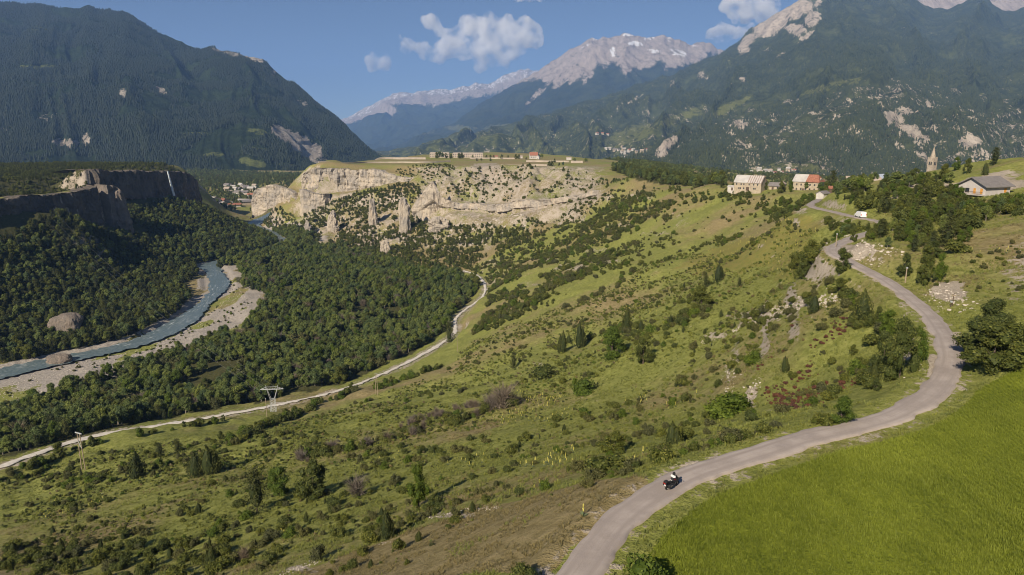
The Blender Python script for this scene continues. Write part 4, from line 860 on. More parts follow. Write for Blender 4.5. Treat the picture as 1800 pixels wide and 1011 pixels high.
# ------------------------------------------------------------------ poles and pylons
def pole(px, py, ytop, label, r=.13, arm=0.0, name='utility_pole', mat=None):
    b = at(px, py); zc = b.y * math.cos(PITCH) - (b.z - CAMZ) * math.sin(PITCH); h = (py - ytop) * zc / F / .97
    o = empty(name, b); tag(o, label, 'pole')
    MB().tube([(0, 0, -.8), (0, 0, h)], [r, r * .7], 8).build('post', mat or M['grey_wood'], o)
    if arm: MB().box(-arm, arm, -.06, .06, h - .5, h - .36).build('crossarm', M['grey_wood'], o)
    else: MB().box(-.12, .12, -.16, .16, h - .25, h).build('cap', M['steel'], o)
    return o, b, h
pole(1591, 498, 470, 'wooden utility pole right of the road above the bend')
pole(1469, 436, 411, 'thin pale pole at the hairpin above the road')
pole(804, 618, 588, 'slim pole beside the white gravel track')
pole(470, 740, 699, 'wooden pole just left of the steel pylon', .16)
pole(661, 694, 655, 'left of two yellowish poles below the hedge', .14)
pole(664, 695, 656, 'right of two yellowish poles below the hedge', .14)
pole(1459, 336, 314, 'wooden pole in front of the tall village spruce', .16, 1.0)
pole(1373, 312, 300, 'white pole behind the farm shed', .12) if False else None
pole(1674, 538, 515, 'short dark signpost on the rocky bank above the road', .08, .3, 'signpost', M['wood'])
pole(1671, 540, 529, 'stubby post leaning by the signpost', .08, 0, 'signpost', M['wood'])
# lattice pylon
pb = at(481, 724); zc = pb.y * math.cos(PITCH) - (pb.z - CAMZ) * math.sin(PITCH); u = zc / F
pyl = empty('steel_pylon', pb, R(4)); tag(pyl, 'grey steel lattice pylon with wide crossarm beside the gravel track', 'pylon')
H1 = 40 * u / .95; Hw = 24 * u / .95; W0 = 6 * u; WA = 20 * u; g = .075
mb = MB()
for sx in (-1, 1):
    for sy in (-1, 1):
        mb.tube([(sx * W0 * .75, sy * W0 * .6, -.5), (sx * W0 * .6, sy * W0 * .5, Hw)], g * 1.3, 4)
        mb.tube([(sx * W0 * .6, sy * W0 * .5, Hw), (sx * W0 * 1.45, sy * .25, H1)], g * 1.2, 4)
for k in range(5):
    z0, z1 = Hw * k / 5, Hw * (k + 1) / 5
    for sy in (-1, 1):
        mb.tube([(-W0 * .7, sy * W0 * .5, z0), (W0 * .65, sy * W0 * .5, z1)], g * .7, 4); mb.tube([(W0 * .7, sy * W0 * .5, z0), (-W0 * .65, sy * W0 * .5, z1)], g * .7, 4)
mb.tube([(-W0 * .6, 0, Hw), (W0 * .6, 0, Hw)], g, 4)
mb.build('tower_frame', M['steel'], pyl)
mb = MB()
for sy in (-.35, .35): mb.tube([(-WA, 0, H1), (-WA * .5, sy, H1 + .0), (WA * .5, sy, H1), (WA, 0, H1)], g * 1.2, 4)
mb.tube([(-WA, 0, H1), (-W0 * 1.45, 0, H1 + 1.1), (W0 * 1.45, 0, H1 + 1.1), (WA, 0, H1)], g, 4)
for k in range(9):
    a = -WA * .8 + WA * 1.6 * k / 8; mb.tube([(a, -.3, H1), (a + .5, .3, H1 + .7)], g * .7, 4)
mb.build('crossarm', M['steel'], pyl)
for sx in (-1, 1): MB().tube([(sx * W0 * 1.5, 0, H1), (sx * W0 * 1.75, 0, H1 + 2.0)], [g * 1.4, g], 5).build('earth_peak', M['steel'], pyl)
for a in (-WA * .95, 0, WA * .95): MB().lathe([(.05, H1 - 1.3), (.14, H1 - 1.1), (.06, H1 - .9), (.14, H1 - .7), (.06, H1 - .5), (.05, H1)], 8, Matrix.Translation((a, 0, 0))).build('insulator', M['window'], pyl)
# wooden H-frame pylon
hb = at(147, 826); zc = hb.y * math.cos(PITCH) - (hb.z - CAMZ) * math.sin(PITCH); u = zc / F; hh = 62 * u / .9
hf = empty('wooden_pylon', hb, R(-25)); tag(hf, 'wooden H-frame pylon with pale crossarm standing in the meadow at left', 'pylon')
for sx in (-1, 1): MB().tube([(sx * 5 * u, 0, -1), (sx * 3.4 * u, 0, hh)], [.17, .13], 8).build('leg', M['grey_wood'], hf)
MB().box(-8.5 * u, 8.5 * u, -.12, .12, hh - .05, hh + .25).build('crossarm', M['steel'], hf)
MB().tube([(-3.9 * u, .12, hh * .62), (3.7 * u, .12, hh * .8)], .08, 5).tube([(3.9 * u, -.12, hh * .62), (-3.7 * u, -.12, hh * .8)], .08, 5).build('cross_brace', M['steel'], hf)
for a in (-8, 0, 8): MB().lathe([(.05, hh - 1.0), (.12, hh - .8), (.05, hh - .6), (.12, hh - .4), (.05, hh - .05)], 8, Matrix.Translation((a * u, 0, 0))).build('insulator', M['window'], hf)
def wire(a, b_, sag, label):
    a = Vector(a); b_ = Vector(b_); P = []
    for k in range(25):
        t = k / 24; q = a.lerp(b_, t); q.z -= sag * 4 * t * (1 - t); P.append(q)
    tag(MB().tube(P, .012, 4).build('power_line', M['steel']), label, 'power line', 'power lines across the river')
tgt = Py(90, 400, 660)
for a, d, nm in ((-WA * .95, -8, 'left'), (0, 0, 'middle'), (WA * .95, 8, 'right')):
    wire(pyl.matrix_world @ Vector((a, 0, H1 - 1.3)) if False else (pb.x + a, pb.y, pb.z + H1 - 1.3), (tgt[0] + d, tgt[1], tgt[2] + 12), 9, nm + ' power line from the steel pylon over the river to the dark forest')

# ------------------------------------------------------------------ white van on the upper lane
vp = at(1508, 384); t1 = Vector(ROADW[-4] - ROADW[-5]); va = math.atan2(t1.y, t1.x)
j = near_line(np.array([vp.x]), np.array([vp.y]), roadL)[1][0]
van = empty('van', (roadL[j, 0], roadL[j, 1], roadL[j, 2] + .2), va); tag(van, 'white delivery van on the upper lane among the trees', 'van')
prof = [(-2.4, .35), (-2.45, 1.0), (-2.35, 1.95), (-2.1, 2.05), (.9, 2.05), (1.2, 1.95), (1.75, 1.25), (2.35, 1.05), (2.5, .7), (2.45, .35)]
V = [(x, -.92 + (.1 if z > 1.3 else 0), z) for x, z in prof] + [(x, .92 - (.1 if z > 1.3 else 0), z) for x, z in prof]; n = len(prof)
mesh_obj('body', V, [tuple(range(n)), tuple(range(2 * n - 1, n - 1, -1))] + [(k, k + n, (k + 1) % n + n, (k + 1) % n) for k in range(n)], M['white_paint'], van)
MB().add([(1.23, -.78, 1.9), (1.23, .78, 1.9), (1.76, .85, 1.3), (1.76, -.85, 1.3)], [(0, 3, 2, 1)]).build('windscreen', M['window'], van)
for s_ in (-1, 1):
    w_ = MB().add([(.35, s_ * .84, 1.35), (1.55, s_ * .86, 1.32), (1.15, s_ * .83, 1.85), (.35, s_ * .83, 1.88)], [(0, 1, 2, 3)]); w_.build('side_window', M['window'], van)
    MB().box(2.42, 2.49, s_ * .65 - .18, s_ * .65 + .18, .72, .92).build('headlight', M['reflector'], van)
    MB().box(-2.47, -2.43, s_ * .78 - .08, s_ * .78 + .08, .9, 1.4).build('tail_light', M['lamp_red'], van)
    for x in (-1.5, 1.5):
        T = Matrix.Translation((x, s_ * .84, .33)) @ Matrix.Rotation(math.pi / 2, 4, 'X')
        w = MB().lathe([(.2, -.1), (.33, -.1), (.35, -.04), (.35, .04), (.33, .1), (.2, .1)], 16, T).build('wheel', M['rubber'], van); MB().lathe([(.02, -.11), (.2, -.11), (.2, .11), (.02, .11)], 12, T).build('rim', M['reflector'], w)

# ------------------------------------------------------------------ motorcycle and rider
bp = at(1180, 861); j = near_line(np.array([bp.x]), np.array([bp.y]), roadL)[1][0]; tt = roadL[j + 2] - roadL[j - 2]; ba = math.atan2(tt[1], tt[0])
bz = roadL[j, 2] + .09
moto = empty('motorcycle', (bp.x, bp.y, bz), ba - R(8)); moto.rotation_euler = (R(7), 0, ba - R(4)); moto.scale = (.8, .8, .8); tag(moto, 'black and maroon touring motorcycle with panniers on the road', 'motorcycle')
for x, nm in ((-.75, 'rear'), (.78, 'front')):
    T = Matrix.Translation((x, 0, .32)) @ Matrix.Rotation(math.pi / 2, 4, 'X')
    w = MB().lathe([(.22, -.06), (.29, -.07), (.32, -.02), (.32, .02), (.29, .07), (.22, .06)], 20, T).build('wheel', M['rubber'], moto, True)
    r0 = MB().lathe([(.03, -.05), (.05, -.05), (.05, .05), (.03, .05)], 10, T)
    for k in range(6):
        a = k * math.pi / 3; r0.tube([(x, 0, .32), (x + .22 * math.cos(a), 0, .32 + .22 * math.sin(a))], .016, 4)
    r0.build('rim', M['reflector'], w)
def loft(secs, n=12):                               # secs: (x, zc, half width, half height)
    mb = MB(); V = []; Fs = []
    for x, zc, w, h in secs:
        for k in range(n):
            a = 2 * math.pi * k / n; ca, sa = math.cos(a), math.sin(a); V.append((x, w * math.copysign(abs(ca) ** .7, ca), zc + h * math.copysign(abs(sa) ** .7, sa)))
    for i in range(len(secs) - 1):
        for k in range(n): Fs.append((i * n + k, i * n + (k + 1) % n, (i + 1) * n + (k + 1) % n, (i + 1) * n + k))
    Fs += [tuple(range(n - 1, -1, -1)), tuple((len(secs) - 1) * n + k for k in range(n))]
    return mb.add(V, Fs)
loft([(-.35, .5, .1, .12), (-.1, .48, .2, .2), (.3, .5, .21, .22), (.5, .55, .12, .16)]).build('engine', M['black_plastic'], moto, True)
loft([(.0, .88, .1, .06), (.12, .92, .17, .12), (.35, .94, .18, .13), (.5, .9, .1, .1)]).build('fuel_tank', M['maroon'], moto, True)
loft([(-1.0, .9, .07, .03), (-.85, .88, .15, .06), (-.4, .82, .16, .06), (.05, .84, .12, .06)]).build('seat', M['black_plastic'], moto, True)
loft([(.3, .8, .2, .22), (.55, .85, .27, .26), (.78, .88, .2, .2), (.95, .86, .08, .1)]).build('fairing', M['black_plastic'], moto, True)
MB().add([(.62, -.2, 1.05), (.62, .2, 1.05), (.45, .17, 1.42), (.45, -.17, 1.42), (.6, -.2, 1.05), (.6, .2, 1.05), (.43, .17, 1.42), (.43, -.17, 1.42)], [(0, 1, 2, 3), (7, 6, 5, 4), (0, 4, 5, 1), (2, 6, 7, 3)]).build('windscreen', M['window'], moto)
MB().tube([(.38, -.42, 1.02), (.48, -.2, 1.06), (.5, .2, 1.06), (.38, .42, 1.02)], .022, 6).build('handlebar', M['black_plastic'], moto)
for s_ in (-1, 1):
    MB().tube([(.5, s_ * .24, 1.06), (.52, s_ * .42, 1.22)], .012, 5).box(.5, .54, s_ * .46 - .07, s_ * .46 + .07, 1.18, 1.28).build('mirror', M['black_plastic'], moto)
    MB().tube([(.52, s_ * .1, .95), (.78, s_ * .1, .32)], .035, 8).build('fork_leg', M['reflector'], moto)
    q = loft([(-1.0, .62, .1, .17), (-.95, .62, .13, .2), (-.45, .62, .13, .2), (-.38, .62, .1, .16)]); q.v = [(x, y + s_ * .34, z) for x, y, z in q.v]
    pn = q.build('pannier', M['black_plastic'], moto, True); MB().box(-.8, -.52, s_ * .47 - .006, s_ * .47 + .006, .68, .74).build('pannier_trim', M['reflector'], pn)
    MB().tube([(.1, s_ * .16, .3), (-.4, s_ * .24, .28), (-1.0, s_ * .26, .38)], [.035, .045, .05], 8).build('exhaust_pipe', M['reflector'], moto)
loft([(-1.32, 1.08, .16, .12), (-1.28, 1.08, .21, .16), (-.92, 1.08, .21, .16), (-.88, 1.08, .17, .12)]).build('top_case', M['black_plastic'], moto, True)
MB().box(-1.34, -1.3, -.16, .16, .93, 1.0).build('tail_light', M['lamp_red'], moto); MB().box(-1.2, -1.17, -.1, .1, .62, .76).build('number_plate', M['white_cloth'], moto)
MB().box(.94, .97, -.09, .09, .8, .92).build('headlight', M['reflector'], moto)
loft([(.5, .66, .07, .02), (.75, .7, .08, .02), (1.0, .62, .07, .02)]).build('front_mudguard', M['maroon'], moto, True)

def skinned(name, verts, edges, radii, mats, parent=None, sub=2):
    me = bpy.data.meshes.new(name); me.from_pydata(verts, edges, []); o = bpy.data.objects.new(name, me); C.objects.link(o)
    md = o.modifiers.new('skin', 'SKIN'); md.use_smooth_shade = True
    for k, r_ in enumerate(radii): me.skin_vertices[0].data[k].radius = r_ if isinstance(r_, tuple) else (r_, r_)
    me.skin_vertices[0].data[0].use_root = True
    s_ = o.modifiers.new('sub', 'SUBSURF'); s_.levels = sub; s_.render_levels = sub
    for m in mats: me.materials.append(m)
    if parent: o.parent = parent
    return o
def rider():
    dg = None
    P = [(-.12, 0, .98), (-.1, 0, 1.15), (-.04, 0, 1.36), (.0, 0, 1.5), (.02, 0, 1.6)]; E = [(0, 1), (1, 2), (2, 3), (3, 4)]; Rr = [(.17, .14), (.16, .13), (.19, .14), (.13, .1), .065]
    for s_ in (-1, 1):
        b = len(P); P += [(.0, s_ * .2, 1.46), (.1, s_ * .36, 1.24), (.36, s_ * .36, 1.1), (.41, s_ * .36, 1.08)]; E += [(3, b), (b, b + 1), (b + 1, b + 2), (b + 2, b + 3)]; Rr += [.09, .068, .05, .045]
        b = len(P); P += [(-.08, s_ * .14, .94), (.3, s_ * .26, .82), (.14, s_ * .25, .42), (.3, s_ * .25, .36)]; E += [(0, b), (b, b + 1), (b + 1, b + 2), (b + 2, b + 3)]; Rr += [.12, .09, .06, .05]
    return P, E, Rr
P, E, Rr = rider()
per = skinned('person', P, E, Rr, [M['leather']], None, 2)
per.location = moto.location; per.rotation_euler = moto.rotation_euler; per.scale = moto.scale; tag(per, 'motorcyclist in black jacket with white shoulders and dark helmet, seated riding', 'person')
T = Matrix.Translation((.06, 0, 1.74))
hl = MB().lathe([(.02, -.17), (.1, -.165), (.135, -.1), (.145, 0), (.135, .07), (.1, .12), (.05, .145), (.01, .15)], 16, T).build('helmet', M['black_plastic'], per, True)
MB().add([(.06 + .148 * math.cos(a), .148 * math.sin(a), 1.74 + z) for z in (-.03, .05) for a in np.linspace(-.9, .9, 7)], [(k, k + 1, k + 8, k + 7) for k in range(6)]).build('visor', M['window'], hl)
pl_ = MB()                                           # white yoke over shoulders and upper back
pl_.add([(x, y, z) for x, y, z in [(-.18, -.16, 1.36), (-.18, .16, 1.36), (-.15, .2, 1.5), (-.15, -.2, 1.5), (-.06, .22, 1.575), (-.06, -.22, 1.575), (.08, .22, 1.55), (.08, -.22, 1.55), (-.02, .33, 1.4), (-.02, -.33, 1.4), (.1, .3, 1.4), (.1, -.3, 1.4), (-.12, .29, 1.38), (-.12, -.29, 1.38)]],
        [(0, 1, 2, 3), (3, 2, 4, 5), (5, 4, 6, 7), (2, 12, 8, 4), (4, 8, 10, 6), (3, 5, 9, 13), (5, 7, 11, 9), (1, 12, 2), (0, 3, 13)]).build('jacket_yoke', M['white_cloth'], per, True)
pl2 = MB().add([(-.29, -.14, 1.0), (-.29, .14, 1.0), (-.285, .15, 1.06), (-.285, -.15, 1.06)], [(0, 1, 2, 3)]); pl2.build('jacket_stripe', M['white_cloth'], per)
for s_ in (-1, 1):                                   # gloved hands closed on the grips
    hd = MB()
    hd.box(.36, .44, s_ * .36 - .045, s_ * .36 + .045, 1.035, 1.075)
    for k, l in enumerate((.075, .085, .08, .065)):
        y = s_ * .36 - .036 + .024 * k; hd.tube([(.43, y, 1.06), (.43 + l * .5, y, 1.045), (.43 + l * .45, y, 1.005), (.41, y, .995)], .0105, 5)
    hd.tube([(.38, s_ * .36 - s_ * .045, 1.04), (.42, s_ * .36 - s_ * .06, 1.015), (.445, s_ * .36 - s_ * .05, 1.0)], .012, 5)
    hd.build('glove', M['leather'], per)
# ------------------------------------------------------------------ plants: meshes
def _ico(sub):
    bm = bmesh.new(); bmesh.ops.create_icosphere(bm, subdivisions=sub, radius=1); v = np.array([q.co[:] for q in bm.verts]); f = np.array([[q.index for q in t.verts] for t in bm.faces]); bm.free(); return v, f
ICO1, ICO2 = _ico(1), _ico(2)
def leaves(r, Pp, Nn, size, tone, aspect=.6, up=0.0):
    n = len(Pp); a = r.normal(size=(n, 3)); nn = Nn + r.normal(size=(n, 3)) * .55; nn /= np.linalg.norm(nn, axis=1)[:, None] + 1e-9
    u = np.cross(nn, a); 
    if up: u = u * (1 - up) + np.array([0, 0, 1]) * up
    u /= np.linalg.norm(u, axis=1)[:, None] + 1e-9; w = np.cross(nn, u); s = (size * r.uniform(.6, 1.4, n))[:, None]
    V = np.stack([Pp - u * s, Pp + w * s * aspect, Pp + u * s, Pp - w * s * aspect], 1).reshape(-1, 3)
    k = np.arange(n)[:, None] * 4; Fc = np.concatenate([k + [0, 1, 2], k + [0, 2, 3]]); return V, Fc, np.repeat(tone, 4)
def join(parts):
    V = []; Fc = []; T = []; b = 0
    for v, f, t in parts: V.append(v); Fc.append(f + b); T.append(t); b += len(v)
    return np.vstack(V), np.vstack(Fc), np.concatenate(T)
def lump_crown(r, lumps, n, size, core=.72, shade=True, fill=.35):
    """lumps: (x, y, z, rx, rz)"""
    parts = []; L = np.array(lumps); wt = L[:, 3] ** 2; wt /= wt.sum()
    for q in L:
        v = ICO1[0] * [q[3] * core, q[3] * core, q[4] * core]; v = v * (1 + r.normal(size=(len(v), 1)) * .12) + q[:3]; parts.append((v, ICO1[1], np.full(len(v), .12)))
    k = r.choice(len(L), n, p=wt); d = r.normal(size=(n, 3)); d /= np.linalg.norm(d, axis=1)[:, None]; rad = 1 - fill * r.random(n) ** 2 + r.normal(size=n) * .06
    sc3 = np.c_[L[k, 3], L[k, 3], L[k, 4]]; Pp = L[k, :3] + d * sc3 * rad[:, None]
    lt = r.uniform(.25, .75, len(L))[k]; tone = np.clip(lt + r.normal(size=n) * .22, 0, 1)
    parts.append(leaves(r, Pp, d, size, tone)); return join(parts)
def shrub_mesh(seed, wide=.62, n=520, size=.075):
    r = np.random.default_rng(seed); L = []
    for k in range(9):
        a = r.uniform(0, 6.28); d = wide * r.uniform(.1, .62); h = r.uniform(.22, .66) * (1 - .35 * d / wide); L.append((d * math.cos(a), d * math.sin(a), h, r.uniform(.2, .36), r.uniform(.18, .34)))
    return lump_crown(r, L, n, size)
def tree_mesh(seed, n=950, size=.034, rad=.3, z0=.24, top=.98, nl=15, lr=1.0):
    r = np.random.default_rng(seed); L = []
    for k in range(nl):
        z = r.uniform(z0 + .06, top - .1); e = math.sin(math.pi * min(1, (z - z0) / (top - z0) * .8 + .18)); a = r.uniform(0, 6.28); d = rad * e * r.uniform(.2, .85)
        L.append((d * math.cos(a), d * math.sin(a), z, lr * r.uniform(.08, .17), lr * r.uniform(.08, .16)))
    L.append((0, 0, top - .1, .11, .12)); return lump_crown(r, L, n, size)
def pine_mesh(seed, n=950, size=.032, rad=.3, z0=.16, power=.8, irregular=.35):
    r = np.random.default_rng(seed); parts = []; Pp = []; Nn = []; To = []
    for w in range(11):
        z = z0 + (1 - z0) * (w / 11) ** .9; rr = rad * (1 - (z - z0) / (1 - z0)) ** power + .03; nb = 6
        for b in range(nb):
            a = r.uniform(0, 6.28); l = rr * r.uniform(1 - irregular, 1.1); m = max(4, int(n / 66)); t = r.random(m) ** .6; wd = .045 * (1 - t) + .03
            x = t * l; p = np.c_[x * math.cos(a), x * math.sin(a), z + .02 - .10 * t * l / max(rad, .1) + .10 * t ** 2 * l] + r.normal(size=(m, 3)) * wd[:, None] * [1, 1, .45]
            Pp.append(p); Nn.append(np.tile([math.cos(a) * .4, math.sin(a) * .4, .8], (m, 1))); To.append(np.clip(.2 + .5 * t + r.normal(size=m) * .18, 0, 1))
    parts.append(leaves(r, np.vstack(Pp), np.vstack(Nn), size, np.concatenate(To), .45))
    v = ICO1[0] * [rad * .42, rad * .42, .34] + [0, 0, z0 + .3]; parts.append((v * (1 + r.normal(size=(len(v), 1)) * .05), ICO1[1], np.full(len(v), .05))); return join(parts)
def juniper_mesh(seed, n=700, size=.05, rad=.3, tops=3):
    r = np.random.default_rng(seed); parts = []; Pp = []; Nn = []
    for k in range(tops):
        a = r.uniform(0, 6.28); d = 0 if k == 0 else rad * r.uniform(.35, .6); hx = 1 if k == 0 else r.uniform(.6, .9); cx, cy = d * math.cos(a), d * math.sin(a); rr = rad * (1 if k == 0 else .6); m = n // tops
        z = r.random(m) ** 1.1; prof = rr * np.sin(np.pi * np.clip(z * .72 + .2, 0, 1)) ** .8 * (1.02 - z ** 3); th = r.uniform(0, 6.28, m); q = .75 + .3 * r.random(m)
        Pp.append(np.c_[cx + prof * q * np.cos(th), cy + prof * q * np.sin(th), z * hx]); Nn.append(np.c_[np.cos(th), np.sin(th), th * 0 + .3])
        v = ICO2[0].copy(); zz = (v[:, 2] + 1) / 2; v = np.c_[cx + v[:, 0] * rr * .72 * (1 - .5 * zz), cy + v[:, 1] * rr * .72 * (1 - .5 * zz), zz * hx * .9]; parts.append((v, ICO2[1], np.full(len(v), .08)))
    Pp = np.vstack(Pp); parts.append(leaves(r, Pp, np.vstack(Nn), size, np.clip(.45 + .28 * fbm3(Pp[:, 0] * 5, Pp[:, 1] * 5, Pp[:, 2] * 5, 2, seed) + r.normal(size=len(Pp)) * .15, 0, 1), .4, .7)); return join(parts)
def twig_mesh(seed, n=420, wide=.5):
    r = np.random.default_rng(seed); V = []; Fc = []; T = []
    for k in range(n):
        a = r.uniform(0, 6.28); d = wide * r.random() ** .6 * .6; b = np.array([d * .5 * math.cos(a), d * .5 * math.sin(a), r.uniform(0, .5)]); e = b + np.array([r.normal() * .2 + .5 * d * math.cos(a), r.normal() * .2 + .5 * d * math.sin(a), r.uniform(.2, .5)])
        s = r.normal(size=3); s = s / np.linalg.norm(s) * .011; i = len(V); V += [b - s, b + s, e]; Fc.append((i, i + 1, i + 2)); T += [r.uniform(.1, .9)] * 3
    return np.array(V), np.array(Fc), np.array(T)
def blade_mesh(seed, n=16, h=1.0, spread=.5, w=.05, lean=.3, broad=0.0):
    r = np.random.default_rng(seed); V = []; Fc = []; T = []
    for k in range(n):
        a = r.uniform(0, 6.28); d = spread * r.random() ** .5; b = np.array([d * math.cos(a), d * math.sin(a), -.05]); g = r.uniform(0, 6.28); l = r.uniform(.55, 1.1) * h; q = np.array([math.cos(g), math.sin(g), 0]); s = np.array([-q[1], q[0], 0]) * w
        m = b + q * lean * l * .35 + [0, 0, l * .6]; e = b + q * lean * l + [0, 0, l]; i = len(V); V += [b - s, b + s, m + s * (.8 + broad), m - s * (.8 + broad), e]; Fc += [(i, i + 1, i + 2), (i, i + 2, i + 3), (i + 3, i + 2, i + 4)]; T += [.1, .1, .55, .55, r.uniform(.6, 1)]
    return np.array(V), np.array(Fc), np.array(T)
def trunk_tris(seed, h=.5, r0=.028, limbs=5):
    r = random.Random(seed); mb = MB(); mb.tube([(0, 0, -.06), (.01, 0, h * .4), (.0, .01, h), (.01, 0, min(.9, h * 1.6))], [r0, r0 * .75, r0 * .5, r0 * .12], 6)
    for k in range(limbs):
        a = r.uniform(0, 6.28); z = h * r.uniform(.5, 1.0); l = r.uniform(.12, .24); mb.tube([(0, 0, z), (l * .5 * math.cos(a), l * .5 * math.sin(a), z + l * .4), (l * math.cos(a), l * math.sin(a), z + l * .9)], [r0 * .4, r0 * .28, r0 * .1], 4)
    return mb

G_ = lambda d, l, **k: (d, l)
LM = {
 'shrub': leafmat('shrub_leaves', (.042, .058, .012), (.165, .175, .04), .25),
 'bright': leafmat('bright_leaves', (.045, .075, .01), (.15, .2, .03), .3, .15),
 'olive': leafmat('olive_leaves', (.05, .055, .02), (.15, .15, .055), .25, .2),
 'tree': leafmat('tree_leaves', (.05, .075, .02), (.24, .285, .088), .3, .38),
 'pine': leafmat('pine_needles', (.024, .034, .012), (.1, .108, .032), .12, .25),
 'juniper': leafmat('juniper_scales', (.024, .036, .012), (.1, .11, .03), .12, .18),
 'bare': leafmat('bare_twigs', (.1, .08, .062), (.22, .185, .15), .0, .15),
 'red': leafmat('smoke_bush_leaves', (.075, .035, .022), (.2, .085, .06), .25, .2),
 'grass': leafmat('meadow_grass', (.11, .13, .026), (.27, .29, .08), .25, .25),
 'straw': leafmat('dry_grass', (.12, .1, .04), (.27, .23, .11), .2, .2),
 'wheat': leafmat('young_wheat', (.06, .09, .01), (.2, .26, .03), .3, .12),
 'mullein_leaf': leafmat('mullein_leaves', (.1, .13, .06), (.2, .23, .11), .15, .1),
 'mullein_flower': leafmat('mullein_flowers', (.5, .44, .08), (.74, .67, .2), .15, .08),
 'conifer_pale': leafmat('paler_far_conifers', (.02, .032, .016), (.06, .075, .032), .05, .35),
 'conifer_far': leafmat('far_conifers', (.008, .016, .009), (.026, .038, .016), .05, .35),
}
def wheat_mat():
    m, nt, out = newmat('young_wheat_rows'); N = NT(nt); tone = N.attr('tone').outputs['Fac']; n1 = N.noise(.09, 4, .6); n2 = N.noise(.5, 4, .6, vec=N.mp((1, .25, 1))); rnd = N.n('ObjectInfo').outputs['Random']
    f = N.math('ADD', N.math('MULTIPLY', tone, .55), N.math('MULTIPLY_ADD', n1, 1.1, -.4)); f = N.math('ADD', f, N.math('MULTIPLY_ADD', rnd, .35, -.17)); f = N.math('ADD', f, N.math('MULTIPLY_ADD', n2, .8, -.4), clamp=True)
    c = N.mix(f, (.1, .136, .014), (.34, .386, .05)); b = N.n('BsdfPrincipled'); N.set(b, 'Base Color', c); N.set(b, 'Roughness', .55); N.set(b, 'Specular IOR Level', .25)
    t = N.n('BsdfTranslucent'); N.set(t, 'Color', c); mx = N.n('MixShader'); N.set(mx, 0, .3); nt.links.new(b.outputs[0], mx.inputs[1]); nt.links.new(t.outputs[0], mx.inputs[2]); nt.links.new(mx.outputs[0], out.inputs[0]); return m
LM['wheat'] = wheat_mat()
M['bark'] = plain('bark', (.11, .085, .065), .95, .3, 6)
M['bark_pale'] = plain('pale_bark', (.26, .23, .19), .95, .25, 6)
def mk(name, arr, mat): return mesh_obj(name, arr[0], arr[1], mat, attrs={'tone': arr[2]}, link=False).data
def mk2(name, arr, mat, mb, mat2):                  # crown and stem in one mesh
    tri = []
    for f in mb.f:
        for q in range(1, len(f) - 1): tri.append((f[0], f[q], f[q + 1]))
    v, f, t = join([arr, (np.array(mb.v), np.array(tri), np.zeros(len(mb.v)))])
    return mesh_obj(name, v, f, [mat, mat2], midx=[0] * len(arr[1]) + [1] * len(tri), attrs={'tone': t}, link=False).data
KIND = {}                                           # kind -> variants: (crown mesh, trunk mesh or None, joined mesh)
def kind(nm, crowns, mat, trunk=None, tmat=None):
    out = []
    for k, c in enumerate(crowns):
        tb = trunk(k) if trunk else None
        if tb is None: d = mk(nm, c, mat); out.append((d, None, d))
        else:
            td = tb.build('trunk', tmat); td_ = td.data; bpy.data.objects.remove(td); out.append((mk('crown', c, mat), td_, mk2(nm, c, mat, tb, tmat)))
    KIND[nm] = out
stem = lambda k: trunk_tris(k + 90, .3, .03, 6)
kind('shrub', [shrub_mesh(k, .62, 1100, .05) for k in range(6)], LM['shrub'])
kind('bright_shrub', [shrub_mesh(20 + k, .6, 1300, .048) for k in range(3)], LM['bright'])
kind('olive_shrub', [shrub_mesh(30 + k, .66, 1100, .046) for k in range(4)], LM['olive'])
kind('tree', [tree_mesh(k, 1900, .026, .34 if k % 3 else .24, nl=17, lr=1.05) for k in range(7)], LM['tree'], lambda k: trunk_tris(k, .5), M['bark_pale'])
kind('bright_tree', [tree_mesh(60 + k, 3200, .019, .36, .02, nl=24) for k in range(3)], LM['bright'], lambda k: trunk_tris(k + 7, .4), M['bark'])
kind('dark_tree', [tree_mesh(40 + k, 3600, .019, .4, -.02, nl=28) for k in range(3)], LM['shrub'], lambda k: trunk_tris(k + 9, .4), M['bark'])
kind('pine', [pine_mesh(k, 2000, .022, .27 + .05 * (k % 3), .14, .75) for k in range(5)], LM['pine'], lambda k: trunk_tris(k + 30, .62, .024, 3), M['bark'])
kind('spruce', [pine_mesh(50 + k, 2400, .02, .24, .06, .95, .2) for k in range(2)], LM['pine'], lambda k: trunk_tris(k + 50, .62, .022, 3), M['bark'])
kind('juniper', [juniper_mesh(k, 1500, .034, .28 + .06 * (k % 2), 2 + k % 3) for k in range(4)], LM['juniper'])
kind('bare_shrub', [twig_mesh(k) for k in range(3)], LM['bare'])
kind('smoke_bush', [shrub_mesh(70 + k, .7, 260, .09) for k in range(3)], LM['red'])
def mullein(seed):
    r = np.random.default_rng(seed); n = 60; z = r.uniform(.42, 1, n); th = r.uniform(0, 6.28, n); rr = .055 * (1.15 - z) ** .4
    rr = rr * .7; fl = leaves(r, np.c_[rr * np.cos(th), rr * np.sin(th), z], np.c_[np.cos(th), np.sin(th), th * 0 + .3], .034, r.uniform(.3, 1, n), .8)
    lf = blade_mesh(seed, 12, .32, .05, .05, .8, .6)
    mb = MB().tube([(0, 0, -.05), (.005, 0, .5), (0, 0, .98)], [.022, .018, .008], 5)
    return fl, lf, mb
MUL = []
for k in range(4):
    fl, lf, mb = mullein(k); st_ = mb.build('stem', LM['mullein_leaf']); sd = st_.data; bpy.data.objects.remove(st_)
    MUL.append((mk('flower_spike', fl, LM['mullein_flower']), mk('leaf_rosette', lf, LM['mullein_leaf']), sd))

